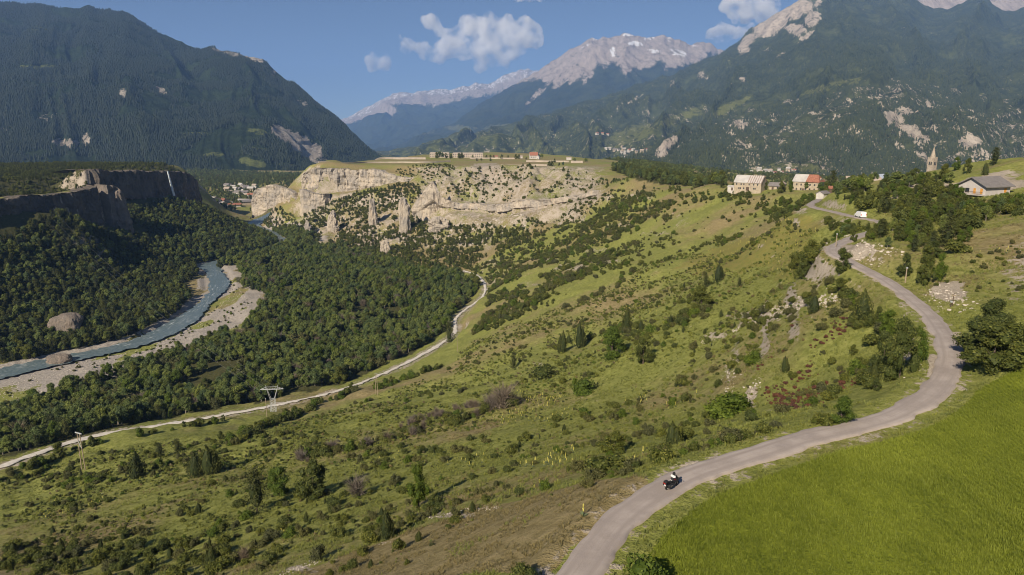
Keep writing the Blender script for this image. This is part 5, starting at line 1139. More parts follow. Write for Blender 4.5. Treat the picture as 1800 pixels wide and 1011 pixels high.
# ------------------------------------------------------------------ plants: places
def instancer(name, src_meshes, x, y, z, scale, rot, var, label, cat, kindv='stuff', tilt=None):
    col = bpy.data.collections.new(name + '_sources')
    for k, me in enumerate(src_meshes): col.objects.link(bpy.data.objects.new('%s_source_%02d' % (name, k), me))
    me = bpy.data.meshes.new(name); n = len(x); me.vertices.add(n); me.vertices.foreach_set('co', np.c_[x, y, z].astype(np.float32).ravel())
    for an, av in (('sc', scale), ('rz', rot)):
        a = me.attributes.new(an, 'FLOAT', 'POINT'); a.data.foreach_set('value', np.asarray(av, np.float32))
    a = me.attributes.new('vi', 'INT', 'POINT'); a.data.foreach_set('value', np.asarray(var, np.int32))
    o = bpy.data.objects.new(name, me); C.objects.link(o); tag(o, label, cat, None, kindv)
    ng = bpy.data.node_groups.new(name, 'GeometryNodeTree'); ng.interface.new_socket('Geometry', in_out='INPUT', socket_type='NodeSocketGeometry'); ng.interface.new_socket('Geometry', in_out='OUTPUT', socket_type='NodeSocketGeometry')
    N = ng.nodes; gi = N.new('NodeGroupInput'); go = N.new('NodeGroupOutput'); ip = N.new('GeometryNodeInstanceOnPoints'); ci = N.new('GeometryNodeCollectionInfo')
    ci.inputs['Collection'].default_value = col; ci.inputs['Separate Children'].default_value = True; ci.inputs['Reset Children'].default_value = True
    def at_(nm, t):
        q = N.new('GeometryNodeInputNamedAttribute'); q.data_type = t; q.inputs['Name'].default_value = nm; return q.outputs['Attribute']
    cx = N.new('ShaderNodeCombineXYZ'); Lk = ng.links.new; Lk(at_('rz', 'FLOAT'), cx.inputs[2])
    Lk(gi.outputs[0], ip.inputs['Points']); Lk(ci.outputs[0], ip.inputs['Instance']); ip.inputs['Pick Instance'].default_value = True; Lk(at_('vi', 'INT'), ip.inputs['Instance Index']); Lk(cx.outputs[0], ip.inputs['Rotation']); Lk(at_('sc', 'FLOAT'), ip.inputs['Scale']); Lk(ip.outputs[0], go.inputs[0])
    md = o.modifiers.new('scatter', 'NODES'); md.node_group = ng; return o
def scatter(P, step, seed, jitter=.48):
    """jittered grid of points inside a world polygon"""
    r = np.random.default_rng(seed); P = np.asarray(P); x0, y0 = P.min(0); x1, y1 = P.max(0)
    X, Y = np.meshgrid(np.arange(x0, x1, step), np.arange(y0, y1, step)); X = X.ravel() + r.uniform(-jitter, jitter, X.size) * step; Y = Y.ravel() + r.uniform(-jitter, jitter, Y.size) * step
    m = inpoly(X, Y, P); return X[m], Y[m]
def inframe(x, y, z, pad=60):
    px, py = proj(x, y, z); return (px > -pad) & (px < 1800 + pad) & (py > -pad) & (py < 1011 + pad * 1.5) & (y > 15)
def clear(x, y, road=3.6, track=4.5, rivr=15, fieldm=True):
    d1 = near_line(x, y, ROAD)[0]; d2 = near_line(x, y, TRK)[0]; d3 = near_line(x, y, RIV)[0]
    ok = (d1 > road) & (d2 > track) & (d3 > rivr)
    if fieldm: ok &= ~(inpoly(x, y, FIELD) & (d1 > 4.0))
    return ok
PL = []                                             # every plant: (kind, variant, x, y, height, rot, zone, label or None)
NAMES = {'shrub': 'shrub', 'bright_shrub': 'shrub', 'olive_shrub': 'shrub', 'tree': 'tree', 'bright_tree': 'tree', 'dark_tree': 'tree', 'pine': 'pine_tree', 'spruce': 'spruce_tree', 'juniper': 'juniper_bush', 'bare_shrub': 'bare_shrub', 'smoke_bush': 'smoke_bush'}
def addpl(kinds, wts, x, y, h, zone, seed, label=None):
    r = np.random.default_rng(seed); ks = r.choice(len(kinds), len(x), p=np.array(wts) / sum(wts))
    for i in range(len(x)):
        k = kinds[ks[i]]; PL.append((k, int(r.integers(len(KIND[k]))), float(x[i]), float(y[i]), float(h[i]), float(r.uniform(0, 6.28)), zone, label))
def zone(poly, step, kinds, wts, h0, h1, name, seed, world=False, clump=None, keep=1.0, **kw):
    P = poly if world else wpoly(poly); x, y = scatter(P, step, seed); r = np.random.default_rng(seed + 1)
    ok = clear(x, y, **kw)
    if clump is not None: ok &= fbm2(x / clump[0], y / clump[0], 3, seed) > clump[1]
    if keep < 1: ok &= r.random(len(x)) < keep
    z = Hf(x, y); ok &= inframe(x, y, z)
    if name == 'gorge slope forest':
        for k_ in ('fall', 'near', 'spur'): ok &= near_line(x, y, CLW[k_])[0] > 20
    x, y = x[ok], y[ok]; h = h0 + (h1 - h0) * r.random(len(x)) ** 1.5; addpl(kinds, wts, x, y, h, name, seed + 2)
def hedge(line, step, width, kinds, wts, h0, h1, name, seed):
    P = wpoly(line); L = catmull(P, 30); s = np.r_[0, np.cumsum(np.hypot(*np.diff(L, axis=0).T))]; n = max(2, int(s[-1] / step)); r = np.random.default_rng(seed); t = np.sort(r.uniform(0, s[-1], n))
    x = np.interp(t, s, L[:, 0]) + r.normal(size=n) * width; y = np.interp(t, s, L[:, 1]) + r.normal(size=n) * width; ok = clear(x, y, 3.4); x, y = x[ok], y[ok]
    addpl(kinds, wts, x, y, h0 + (h1 - h0) * r.random(len(x)), name, seed + 2)

WZ = {'riverside wood': 'in the dense wood between river and gravel track', 'gorge slope forest': 'on the steep forested slope left of the river', 'left plateau': 'on the flat top above the shaded cliff', 'wooded knoll': 'of the wood on the knoll right of the fort',
 'scrub slope': 'of the scrub below the undercut ledge', 'talus': 'on the rocky talus under the plateau', 'gullied slope': 'dotted over the pale gullied slope', 'upper bank': 'of the thicket between road and chalet', 'below the bend': 'of the thicket inside the road bend',
 'upper hedge': 'of the hedge beside the yellowish poles', 'middle hedge': 'of the mixed hedge across the middle hillside', 'roadside hedge': 'of the belt below the road', 'corner scrub': 'of the scrub at the lower left corner', 'terrace hedge': 'of the old terrace hedges', 'meadow': 'scattered on the open hillside meadow', 'village': 'among the village houses', 'fort trees': 'on top of the fort plateau', 'river bank': 'on the gravel by the river', 'far pasture': 'on the pasture below the farm', 'smoke patch': 'on the dry slope inside the bend', 'meadow hedge': 'of the rows above the gravel track', 'valley floor': 'around the valley town'}
zone(WOODC, 3.9, ['tree', 'pine', 'olive_shrub', 'bright_tree', 'dark_tree', 'bare_shrub'], [.66, .08, .05, .1, .07, .04], 4, 10.5, 'riverside wood', 1, world=True, clump=(22, -.5), track=4.6, rivr=24)
zone(WOODL, 5.0, ['tree', 'pine', 'dark_tree'], [.35, .4, .25], 6.5, 11.5, 'gorge slope forest', 4, world=True, rivr=16)
zone(PLATL, 8.0, ['dark_tree', 'pine', 'shrub'], [.5, .3, .2], 4, 7, 'left plateau', 7, world=True)
zone(WOODP, 6.0, ['tree', 'dark_tree'], [.4, .6], 6, 11, 'wooded knoll', 10, world=True)
zone([(832,470),(900,440),(1000,420),(1050,375),(1075,340),(1120,335),(1190,365),(1180,400),(1120,430),(1060,470),(1010,500),(960,530),(890,570),(830,590),(858,520)], 3.9, ['shrub', 'olive_shrub', 'dark_tree', 'bright_shrub', 'bright_tree'], [.42, .26, .14, .1, .08], 1.4, 5.8, 'scrub slope', 13, clump=(15, -.14))
zone([(522,384),(560,366),(600,348),(650,335),(740,325),(740,390),(850,392),(920,400),(960,410),(900,440),(832,470),(740,458),(650,440),(560,425)], 4.6, ['dark_tree', 'pine', 'shrub'], [.5, .2, .3], 2.6, 7.0, 'talus', 16, clump=(26, -.32))
zone([(600,430),(650,438),(740,456),(832,468),(852,482),(810,484),(720,474),(660,454)], 4.2, ['dark_tree', 'tree', 'shrub'], [.3, .3, .4], 2, 6.5, 'talus', 18)
zone([(900,402),(960,380),(1060,342),(1115,332),(1120,395),(1010,432),(920,436)], 4.6, ['shrub', 'dark_tree', 'olive_shrub'], [.5, .3, .2], 1.4, 5.0, 'scrub slope', 14, clump=(20, -.08))
zone([(1000,440),(1120,400),(1180,400),(1200,430),(1120,460),(1050,500),(960,540),(900,560)], 5.0, ['shrub', 'dark_tree', 'olive_shrub', 'bright_shrub'], [.5, .2, .2, .1], 1.0, 3.6, 'scrub slope', 15, clump=(18, .1))
zone([(440,385),(480,372),(522,384),(560,425),(520,432),(470,440),(450,410)], 6.0, ['dark_tree', 'pine', 'tree'], [.4, .3, .3], 4, 8, 'talus', 17)
zone([(740,322),(800,296),(880,292),(960,298),(1050,325),(1050,345),(950,352),(860,360),(780,355)], 7.0, ['shrub', 'dark_tree'], [.6, .4], 1.2, 6.0, 'gullied slope', 19, clump=(28, -.02))
zone([(690,300),(790,290),(800,300),(750,318),(700,310)], 7.0, ['shrub', 'dark_tree', 'bright_shrub'], [.5, .3, .2], 2, 4.5, 'gullied slope', 20)
zone([(1440,456),(1480,415),(1440,385),(1460,355),(1540,338),(1600,320),(1680,325),(1690,356),(1800,358),(1800,382),(1720,395),(1690,440),(1640,478),(1600,455),(1560,440),(1500,430)], 3.6, ['tree', 'dark_tree', 'pine', 'bright_tree', 'shrub'], [.15, .3, .15, .2, .2], 2.2, 5.2, 'upper bank', 22, clump=(12, -.5), road=5.5)
zone([(1500,500),(1560,525),(1615,570),(1628,625),(1600,680),(1545,705),(1500,650),(1490,560)], 2.2, ['shrub', 'olive_shrub', 'dark_tree', 'bright_shrub', 'juniper'], [.4, .25, .15, .1, .1], 1.1, 3.0, 'below the bend', 25, clump=(8, -.3), road=5.5)
hedge([(385,785),(450,755),(520,728),(580,705),(620,690)], 1.6, 3.0, ['shrub', 'bright_shrub', 'dark_tree', 'olive_shrub'], [.4, .25, .2, .15], 1.8, 4.6, 'meadow hedge', 31)
hedge([(660,685),(700,672),(735,662),(770,645)], 1.3, 2.5, ['bright_shrub', 'shrub', 'dark_tree'], [.5, .3, .2], 2, 4.6, 'upper hedge', 33)
hedge([(520,808),(590,795),(650,785),(710,768),(770,752),(830,735),(890,712)], 1.0, 2.6, ['shrub', 'dark_tree', 'olive_shrub', 'bare_shrub', 'bright_shrub'], [.32, .2, .16, .24, .08], 1.5, 4.2, 'middle hedge', 35)
hedge([(690,760),(760,735),(830,716),(890,700)], 1.3, 2.0, ['bare_shrub', 'olive_shrub'], [.75, .25], 2.0, 3.8, 'middle hedge', 36)
hedge([(985,610),(1040,595),(1090,585),(1130,590),(1180,570),(1230,560),(1290,555)], 1.5, 3.0, ['shrub', 'olive_shrub', 'bright_shrub', 'juniper'], [.4, .3, .2, .1], 1.4, 4.0, 'terrace hedge', 37)
hedge([(1270,585),(1320,565),(1380,550),(1430,520),(1480,500)], 1.2, 2.0, ['shrub', 'dark_tree', 'olive_shrub'], [.5, .2, .3], 1.0, 2.6, 'terrace hedge', 39)
hedge([(1060,480),(1110,465),(1180,455),(1240,430),(1300,418)], 1.6, 3.5, ['shrub', 'dark_tree', 'bright_shrub'], [.5, .3, .2], 1.4, 3.6, 'terrace hedge', 41)
hedge([(1015,535),(1050,520),(1085,500),(1110,478)], 1.8, 3.0, ['shrub', 'olive_shrub', 'bright_shrub'], [.4, .4, .2], 1.4, 4.2, 'terrace hedge', 43)
hedge([(1060,842),(1120,822),(1190,800),(1260,785),(1330,770),(1400,757)], .6, 1.5, ['shrub', 'bright_shrub', 'olive_shrub'], [.4, .25, .35], .7, 1.9, 'roadside hedge', 45)
hedge([(860,838),(940,808),(1010,785),(1080,780),(1150,760),(1230,745)], .9, 3.2, ['shrub', 'olive_shrub', 'bright_shrub'], [.45, .4, .15], .7, 1.9, 'roadside hedge', 47)
hedge([(-20,975),(80,985),(200,1000),(330,985),(450,995)], .7, 4.5, ['shrub', 'juniper', 'olive_shrub'], [.6, .2, .2], 1.0, 2.8, 'corner scrub', 49)
hedge([(-10,840),(80,835),(150,845),(230,835),(300,815),(390,800)], 1.3, 3.0, ['shrub', 'bright_shrub', 'olive_shrub', 'pine'], [.4, .25, .25, .1], 1.0, 3.2, 'meadow hedge', 51)
hedge([(560,900),(620,910),(680,930),(740,905),(800,880),(860,865)], .8, 2.6, ['shrub', 'olive_shrub'], [.5, .5], .5, 1.5, 'meadow', 53)
hedge([(1390,470),(1410,460),(1440,447)], .8, 1.5, ['dark_tree', 'shrub'], [.6, .4], 2.0, 4.5, 'terrace hedge', 55)
hedge([(1140,372),(1240,352),(1290,345),(1370,375),(1400,372),(1380,345)], 2.2, 5, ['shrub', 'dark_tree', 'bright_tree'], [.4, .4, .2], 2, 5, 'far pasture', 57)
zone([(1180,340),(1270,330),(1400,345),(1440,370),(1380,410),(1250,430),(1130,420),(1120,380)], 11, ['shrub', 'dark_tree', 'olive_shrub'], [.6, .2, .2], .8, 3.0, 'far pasture', 59, clump=(30, -.15))
zone([(960,300),(1010,297),(1080,318),(1180,333),(1190,342),(1100,342),(1050,330),(1000,312)], 11, ['dark_tree', 'tree', 'shrub'], [.4, .3, .3], 1.5, 7, 'far pasture', 58, clump=(30, .0))
zone([(1290,332),(1480,330),(1580,322),(1640,312),(1640,325),(1560,340),(1480,352),(1400,345)], 8, ['tree', 'dark_tree', 'bright_tree'], [.4, .4, .2], 4, 8, 'village', 61, clump=(18, -.12), road=6)
zone([(1170,332),(1290,326),(1290,330),(1170,337)], 8, ['tree', 'dark_tree'], [.5, .5], 4, 8, 'village', 62)
meadow = [(0,840),(150,800),(400,775),(560,730),(760,660),(830,600),(900,570),(1050,520),(1200,440),(1440,400),(1450,450),(1500,500),(1480,640),(1520,720),(1200,820),(1060,850),(900,890),(700,1000),(520,1010),(300,1011),(0,1011)]
zone(meadow, 3.0, ['shrub', 'olive_shrub', 'bright_shrub', 'juniper'], [.5, .35, .08, .07], .5, 2.4, 'meadow', 63, clump=(16, .12), keep=.62)
zone([(1560,480),(1640,500),(1700,470),(1800,400),(1800,640),(1760,650),(1700,600),(1690,540)], 2.6, ['shrub', 'olive_shrub'], [.5, .5], .35, 1.2, 'upper bank', 65, clump=(8, .05))
zone(red, 1.05, ['smoke_bush', 'olive_shrub'], [.8, .2], .3, .85, 'smoke patch', 67, world=True, clump=(6, .12))
zone([(0,720),(230,650),(420,590),(450,540),(400,480),(380,500),(330,575),(100,640),(0,680)], 6, ['shrub', 'olive_shrub', 'bright_shrub'], [.5, .3, .2], .8, 2.6, 'river bank', 69, clump=(18, .0), rivr=14)
zone(np.array([(-1500,1500),(-420,1330),(-330,1500),(-380,2700),(-1900,2700)]), 13, ['tree', 'dark_tree', 'pine'], [.5, .3, .2], 7, 13, 'valley floor', 71, world=True, clump=(90, -.5), rivr=22)
zone(np.array([(300,620),(700,560),(1200,1000),(900,2300),(250,2300),(250,1000)]), 17, ['tree', 'dark_tree'], [.6, .4], 7, 12, 'valley floor', 73, world=True, clump=(90, -.3))
zone(np.array([(-350,790),(-290,790),(-270,900),(-285,1000),(-340,1070),(-420,1110),(-365,990),(-352,900)]), 4.0, ['tree', 'dark_tree', 'pine'], [.6, .2, .2], 6, 12, 'riverside wood', 75, world=True, rivr=8.5)
hedge([(10,836),(150,788),(300,759),(400,738)], 3.0, 1.5, ['shrub', 'dark_tree', 'bright_shrub'], [.5, .3, .2], 1.5, 4.5, 'meadow hedge', 77)
# fort plateau trees
for a, Y, h in [(768,1560,15),(773,1565,16),(778,1560,14),(784,1570,12),(793,1550,11),(807,1545,13),(812,1550,14),(831,1540,9),(855,1540,8),(862,1540,9),(868,1535,8),(882,1540,10),(893,1540,8),(907,1530,11),(912,1530,10),(946,1520,12),(952,1520,11),(846,1420,6),(862,1400,7),(838,1410,6),(966,1180,9),(970,1190,9),(983,1175,7),(990,1180,8),(975,1330,8),(1010,1330,9),(1030,1300,10),(735,1540,5),(880,1500,7),(925,1460,6)]:
    q = plat(a, Y); addpl(['tree', 'dark_tree'], [.3, .7], [q.x], [q.y], [h], 'fort trees', int(a))

# single plants that stand out, (px, foot y, height in px, kind, label)
SOLO = [(452,900,76,'pine','dark pine beside two round trees at lower left of the hillside'),(493,872,55,'bright_tree','bright green small tree between the dark pine and the broad tree'),(552,876,70,'dark_tree','broad dark round tree right of the bright small tree'),
 (628,872,48,'bare_shrub','grey leafless bush right of the broad dark tree'),(736,890,78,'bright_tree','airy yellow-green young tree in the lower middle meadow'),(680,948,52,'juniper','dense upright juniper at the edge of the dry grass'),
 (243,840,46,'juniper','single dark cone-shaped juniper left of the pair'),(345,838,42,'juniper','smaller juniper of the pair in the left meadow'),(368,834,50,'juniper','larger juniper of the pair in the left meadow'),(282,802,24,'pine','left of two small flat-topped pines above the junipers'),(312,798,27,'pine','right of two small flat-topped pines above the junipers'),
 (885,718,60,'bare_shrub','tall grey leafless thicket in the middle of the hillside'),(862,722,40,'bare_shrub','lower grey leafless bush left of the tall thicket'),(1027,692,32,'bright_shrub','round vivid green bush alone on the open slope'),(958,668,34,'shrub','dark round bush left of the vivid green one'),(903,648,30,'pine','small dark pine on the open slope above the thicket'),
 (990,620,40,'juniper','left of two brown-green junipers on the middle slope'),(1018,612,48,'juniper','right of two brown-green junipers on the middle slope'),(1102,582,44,'juniper','pointed juniper cluster above the big round bush'),(1076,632,64,'bright_tree','big round bright green tree in the middle of the slope'),(1130,640,52,'dark_tree','dull green tree leaning at the right of the biggest bright one'),(1232,545,48,'dark_tree','broad dark tree on the upper terrace'),(1262,496,34,'juniper','upright juniper at the top of the terraces'),(1240,505,24,'pine','small pine left of the upright terrace juniper'),(1300,505,18,'pine','tiny pine right of the upright terrace juniper'),
 (1285,728,46,'bright_shrub','round bush beside the pale gully'),(1180,786,46,'juniper','dark juniper standing below the road'),(1080,798,42,'dark_tree','dark green round tree left of the juniper below the road'),(1068,832,44,'shrub','wide dark bush just above the road near the motorcycle'),(1478,743,50,'bright_tree','bright green round tree touching the lower road edge'),(1446,747,28,'shrub','low white-flecked bush left of the bright round tree'),(1378,655,30,'juniper','small pointed juniper among the red bushes'),(1325,640,32,'bright_shrub','round green bush left of the red bushes'),
 (1580,665,118,'dark_tree','tallest dark tree inside the road bend'),(1550,655,80,'dark_tree','dark tree left of the tallest one inside the bend'),(1610,640,70,'bright_tree','lighter tree right of the tallest one inside the bend'),(1560,600,62,'bright_tree','lighter tree above the tallest one inside the bend'),(1515,565,58,'juniper','tall juniper at the top of the thicket in the bend'),(1431,550,32,'juniper','single round juniper on the pale rubble slope'),(1475,515,30,'dark_tree','small dark tree on the terrace below the road'),
 (1742,652,92,'dark_tree','big dark tree at the outside of the bend, front one'),(1770,640,80,'dark_tree','big dark tree at the outside of the bend, right one'),(1722,630,80,'dark_tree','big dark tree at the outside of the bend, left one'),(1745,590,72,'dark_tree','dark tree behind the big ones outside the bend'),
 (1590,486,46,'dark_tree','dark tree beside the utility pole'),(1625,500,60,'dark_tree','dark tree right of the utility pole'),(1650,495,56,'bright_tree','lighter tree at the right end of the roadside clump'),(1500,425,30,'dark_tree','dark tree hiding the hairpin, left one'),(1525,418,30,'dark_tree','dark tree hiding the hairpin, middle one'),(1545,412,28,'bright_tree','lighter tree hiding the hairpin, right one'),(1683,446,32,'shrub','round dark bush above the roadside clump'),(1480,478,48,'dark_tree','tree screening the road at the hairpin'),(1425,468,52,'dark_tree','dark tree at the lower side of the hairpin'),
 (1665,432,56,'spruce','tall spruce below the chalet'),(1622,385,60,'spruce','dark spruce in the thicket left of the chalet'),(1556,375,40,'pine','dark pine near the white van'),(1748,290,32,'pine','lone dark pine on the skyline at right'),(1462,336,38,'spruce','tallest spruce of the village in front of the mountain'),(1487,338,24,'tree','round tree right of the tall village spruce'),(1511,334,22,'bright_tree','light round tree in front of the brown roof'),(1372,340,26,'dark_tree','dark tree right of the farm shed'),(1390,338,22,'bright_tree','lighter tree before the half red roof'),(1346,334,16,'dark_tree','tree at the corner of the striped farmhouse'),(1268,330,16,'spruce','small spruce left of the farm'),
 (1700,305,30,'dark_tree','tree on the ridge path below the skyline pine'),(1730,308,24,'juniper','upright dark bush beside the ridge tree'),(1660,318,34,'dark_tree','tree right of the church tower'),(1600,325,30,'dark_tree','tree left of the church tower'),(1575,330,30,'tree','round tree beside the blue roof'),(1680,300,26,'bright_tree','yellow-green tree between church and skyline pine'),
 (1132,1040,72,'bright_shrub','leafy bush cut by the bottom edge between road and field'),(920,1026,38,'shrub','bush cut by the bottom edge left of the road'),(790,600,36,'spruce','dark conifer at the bend of the gravel track'),(375,1000,40,'juniper','dark spiky bush near the bottom edge at left'),(430,985,30,'bare_shrub','brownish bush near the rubble strip at the bottom'),(560,985,34,'olive_shrub','dark low bush above the rubble strip'),(105,805,30,'dark_tree','round tree at the gravel track at far left')]
for a, b_, hp, k, lab in SOLO:
    p = hit(a, b_)[0] if b_ <= 1030 else hit(a, b_)[0]; zc = p[1] * math.cos(PITCH) - (p[2] - CAMZ) * math.sin(PITCH); dep = math.atan2(CAMZ - p[2], p[1]); hm = hp * zc / F / max(.75, math.cos(dep))
    if k in ('dark_tree', 'bright_tree', 'shrub', 'bright_shrub', 'olive_shrub', 'bare_shrub'): hm *= .94
    PL.append((k, (a + b_) % len(KIND[k]), p[0], p[1], hm, (a * 1.7) % 6.28, 'solo', lab))

# ------------------------------------------------------------------ plants: individuals and masses
def plant_all():
    K = np.array([q[0] for q in PL]); X = np.array([q[2] for q in PL]); Y = np.array([q[3] for q in PL]); Hh = np.array([q[4] for q in PL]); Zn = np.array([q[6] for q in PL]); Z = Hf(X, Y)
    vis = visible(X, Y, Z + Hh * .8) & inframe(X, Y, Z, 5); size = Hh / np.hypot(X, Y); nm = np.array([NAMES[k] for k in K]); solo = Zn == 'solo'
    single = solo.copy()
    CAP = {'tree': 300, 'shrub': 290, 'pine_tree': 150, 'juniper_bush': 90, 'bare_shrub': 60, 'smoke_bush': 220, 'spruce_tree': 50}
    for n in set(nm):
        idx = np.nonzero((nm == n) & vis & ~solo)[0]; idx = idx[np.argsort(-size[idx])]; room = CAP[n] - int((solo & (nm == n)).sum()); single[idx[:max(0, room)]] = True
    CATS = {'tree': 'tree', 'shrub': 'bush', 'pine_tree': 'pine', 'juniper_bush': 'juniper', 'bare_shrub': 'bush', 'smoke_bush': 'bush', 'spruce_tree': 'spruce'}
    LOOK = {'shrub': 'green bush', 'bright_shrub': 'bright green bush', 'olive_shrub': 'olive bush', 'tree': 'broadleaf tree', 'bright_tree': 'bright green tree', 'dark_tree': 'dark green tree', 'pine': 'pine', 'spruce': 'spruce', 'juniper': 'juniper', 'bare_shrub': 'leafless grey bush', 'smoke_bush': 'red-leaved bush'}
    px_ = proj(X, Y, Z)[0]; ZS = {zn: (np.sort(px_[single & (Zn == zn)]), np.sort(Hh[single & (Zn == zn)])) for zn in set(Zn)}
    for i in np.nonzero(single)[0]:
        k, v, x, y, h, rz, zn, lab = PL[i]; cr, tr, jn = KIND[k][v]; s = h; zz = float(Z[i]) - .03 * h
        if tr is None: o = bpy.data.objects.new(NAMES[k], cr); C.objects.link(o)
        else:
            o = bpy.data.objects.new(NAMES[k], None); C.objects.link(o)
            for d, pn in ((tr, 'trunk'), (cr, 'crown')):
                c = bpy.data.objects.new(pn, d); C.objects.link(c); c.parent = o
        wv = (1 + .25 * math.sin(i * 12.9898)) * ((1.4 if any(w in lab for w in ('broad', 'wide', 'round')) else 1.15 if 'big' in lab else .85) if zn == 'solo' and k not in ('pine', 'spruce', 'juniper') else 1); o.location = (x, y, zz); o.rotation_euler = (0, 0, rz); o.scale = (s * wv, s * wv, s)
        if lab: tag(o, lab, CATS[NAMES[k]])
        else:
            t3 = 3 * int(np.searchsorted(ZS[zn][0], px_[i])) // len(ZS[zn][0]); u3 = np.searchsorted(ZS[zn][1], h) / len(ZS[zn][1])
            tag(o, '%s %s %s, %s third' % (('low', 'middling', 'tall')[min(2, int(u3 * 3))], LOOK[k], WZ[zn], ('left', 'middle', 'right')[min(2, t3)]), CATS[NAMES[k]], zn)
    rest = np.nonzero(~single)[0]
    for zn in sorted(set(Zn[rest])):
        idx = rest[Zn[rest] == zn]; kinds = sorted(set(K[idx])); src = []; off = {}
        for k in kinds: off[k] = len(src); src += [q[2] for q in KIND[k]]
        var = [off[PL[i][0]] + PL[i][1] for i in idx]
        woody = zn in ('riverside wood', 'gorge slope forest', 'left plateau', 'wooded knoll')
        instancer({'riverside wood': 'wood', 'gorge slope forest': 'forest', 'left plateau': 'forest', 'wooded knoll': 'wood'}.get(zn, 'scrub'), src, X[idx], Y[idx], Z[idx] - .03 * Hh[idx], Hh[idx], [PL[i][5] for i in idx], var, {'riverside wood': 'mass of treetops filling the valley floor between river and track', 'gorge slope forest': 'dark mass of forest on the slope left of the river', 'left plateau': 'dark low forest on the flat top above the shaded cliff', 'wooded knoll': 'dark wood covering the knoll right of the fort'}.get(zn, 'remaining small plants of the ' + zn), 'forest' if woody else 'scrub')
    return int(single.sum()), len(rest)
print('PLANTS', plant_all())

# yellow mullein spikes
MP = []
for poly, step, sd, cl in [([(858,735),(900,690),(1010,695),(1005,735),(880,748)], 2.0, 1, -.1), ([(880,800),(1010,785),(1020,850),(870,860)], 1.8, 2, .0), ([(1080,705),(1180,680),(1240,690),(1180,725)], 2.2, 3, .05), ([(90,880),(190,870),(200,900),(60,930)], 2.0, 4, -.1), ([(380,965),(480,915),(520,930),(440,975)], 2.4, 5, .0), ([(1210,465),(1260,430),(1340,412),(1440,400),(1440,450),(1330,468)], 3.6, 6, -.15), ([(600,800),(760,790),(900,760),(860,820),(700,830)], 3.4, 7, .1), ([(1080,545),(1160,525),(1200,535),(1140,560)], 3, 8, .0), ([(1690,440),(1800,420),(1800,480),(1720,480)], 3, 9, .05)]:
    x, y = scatter(wpoly(poly), step, 500 + sd); ok = clear(x, y) & (fbm2(x / 9, y / 9, 2, 600 + sd) > cl + .14); MP += list(zip(x[ok], y[ok], np.full(ok.sum(), sd)))
MPP = [(1050,893),(1058,884),(1020,921),(1025,908),(1087,874),(1183,886),(1270,806),(1370,797),(1438,782),(1346,778),(1545,749),(1612,676),(1618,668),(1226,810),(1178,822),(1130,800),(1115,815),(1290,770),(1590,520),(1587,530),(1605,545)]
zl = {1: 'in the yellow belt beside the grey thicket', 2: 'in the yellow belt above the dry grass', 3: 'on the open slope right of the vivid bush', 4: 'in the flowery patch at the left edge', 5: 'near the lower left corner', 6: 'on the sunny pasture below the farm', 7: 'below the mixed hedge', 8: 'on the terrace below the dark tree', 9: 'on the right-hand meadow above the road'}
def put_mullein(x, y, h, i, label, group):
    o = bpy.data.objects.new('mullein_plant', None); C.objects.link(o); fl, lf, sd = MUL[i % 4]
    for d, pn in ((sd, 'stem'), (fl, 'flower_spike'), (lf, 'leaf_rosette')):
        c = bpy.data.objects.new(pn, d); C.objects.link(c); c.parent = o
    o.location = (x, y, float(Hf(x, y))); o.rotation_euler = (0, 0, i * 1.3); o.scale = (h * 1.25, h * 1.25, h); tag(o, label, 'mullein', group)
wh = hit([q[0] for q in MPP], [q[1] for q in MPP])
for i, q in enumerate(wh): (near_line(np.array([q[0]]), np.array([q[1]]), ROAD)[0][0] > 2.7) and put_mullein(q[0], q[1], 1.05 + .25 * math.sin(i * 5.1), i, 'tall yellow mullein spike at the edge of the road', 'mulleins along the road')
MPa = np.array(MP); zz = Hf(MPa[:, 0], MPa[:, 1]); ok = inframe(MPa[:, 0], MPa[:, 1], zz, 0) & visible(MPa[:, 0], MPa[:, 1], zz + .8); MPa = MPa[ok]; o_ = np.argsort(np.hypot(MPa[:, 0], MPa[:, 1])); MPa = MPa[o_]
for i, q in enumerate(MPa[:262]): put_mullein(q[0], q[1], .7 + .4 * abs(math.sin(i * 3.7)), i, ('tall' if abs(math.sin(i * 3.7)) > .5 else 'short') + ' yellow mullein spike ' + zl[int(q[2])] + ', ' + third(float(q[0]), [float(w) for w in MPa[:262][MPa[:262, 2] == q[2]][:, 0]]) + ' third', 'mulleins ' + zl[int(q[2])])
if len(MPa) > 262:
    m_ = MPa[262:]; instancer('mulleins', [q[0] for q in MUL], m_[:, 0], m_[:, 1], Hf(m_[:, 0], m_[:, 1]), np.full(len(m_), 1.2), np.arange(len(m_)) * 1.3, np.arange(len(m_)) % 4, 'farthest yellow mullein spikes scattered over the pasture', 'flowers')

# ------------------------------------------------------------------ grass, wheat, rubble, far woods
GB = [mk('grass_tuft', blade_mesh(k, 15, 1, .55, .055, .45), LM['grass']) for k in range(3)] + [mk('straw_tuft', blade_mesh(10 + k, 15, 1, .55, .05, .5), LM['straw']) for k in range(2)]
HB = [mk('herb_tuft', shrub_mesh(200 + k, .8, 90, .13), LM[q]) for k, q in enumerate(('grass', 'olive', 'shrub', 'straw', 'bright'))]
def near_poly(Y0, Y1):
    a = R(39); return np.array([(-Y0 * math.tan(a), Y0), (Y0 * math.tan(a), Y0), (Y1 * math.tan(a), Y1), (-Y1 * math.tan(a), Y1)])
def cover_at(arr, x, y):
    a = np.clip((np.arctan2(x, y) - az[0]) / (az[1] - az[0]), 0, NAZ - 1).round().astype(int); b = np.clip((np.log(np.hypot(x, y)) - LR[0]) / (LR[1] - LR[0]), 0, NR - 1).round().astype(int); return arr.reshape(NAZ, NR)[a, b]
gx_, gy_, gs_, gv_ = [], [], [], []
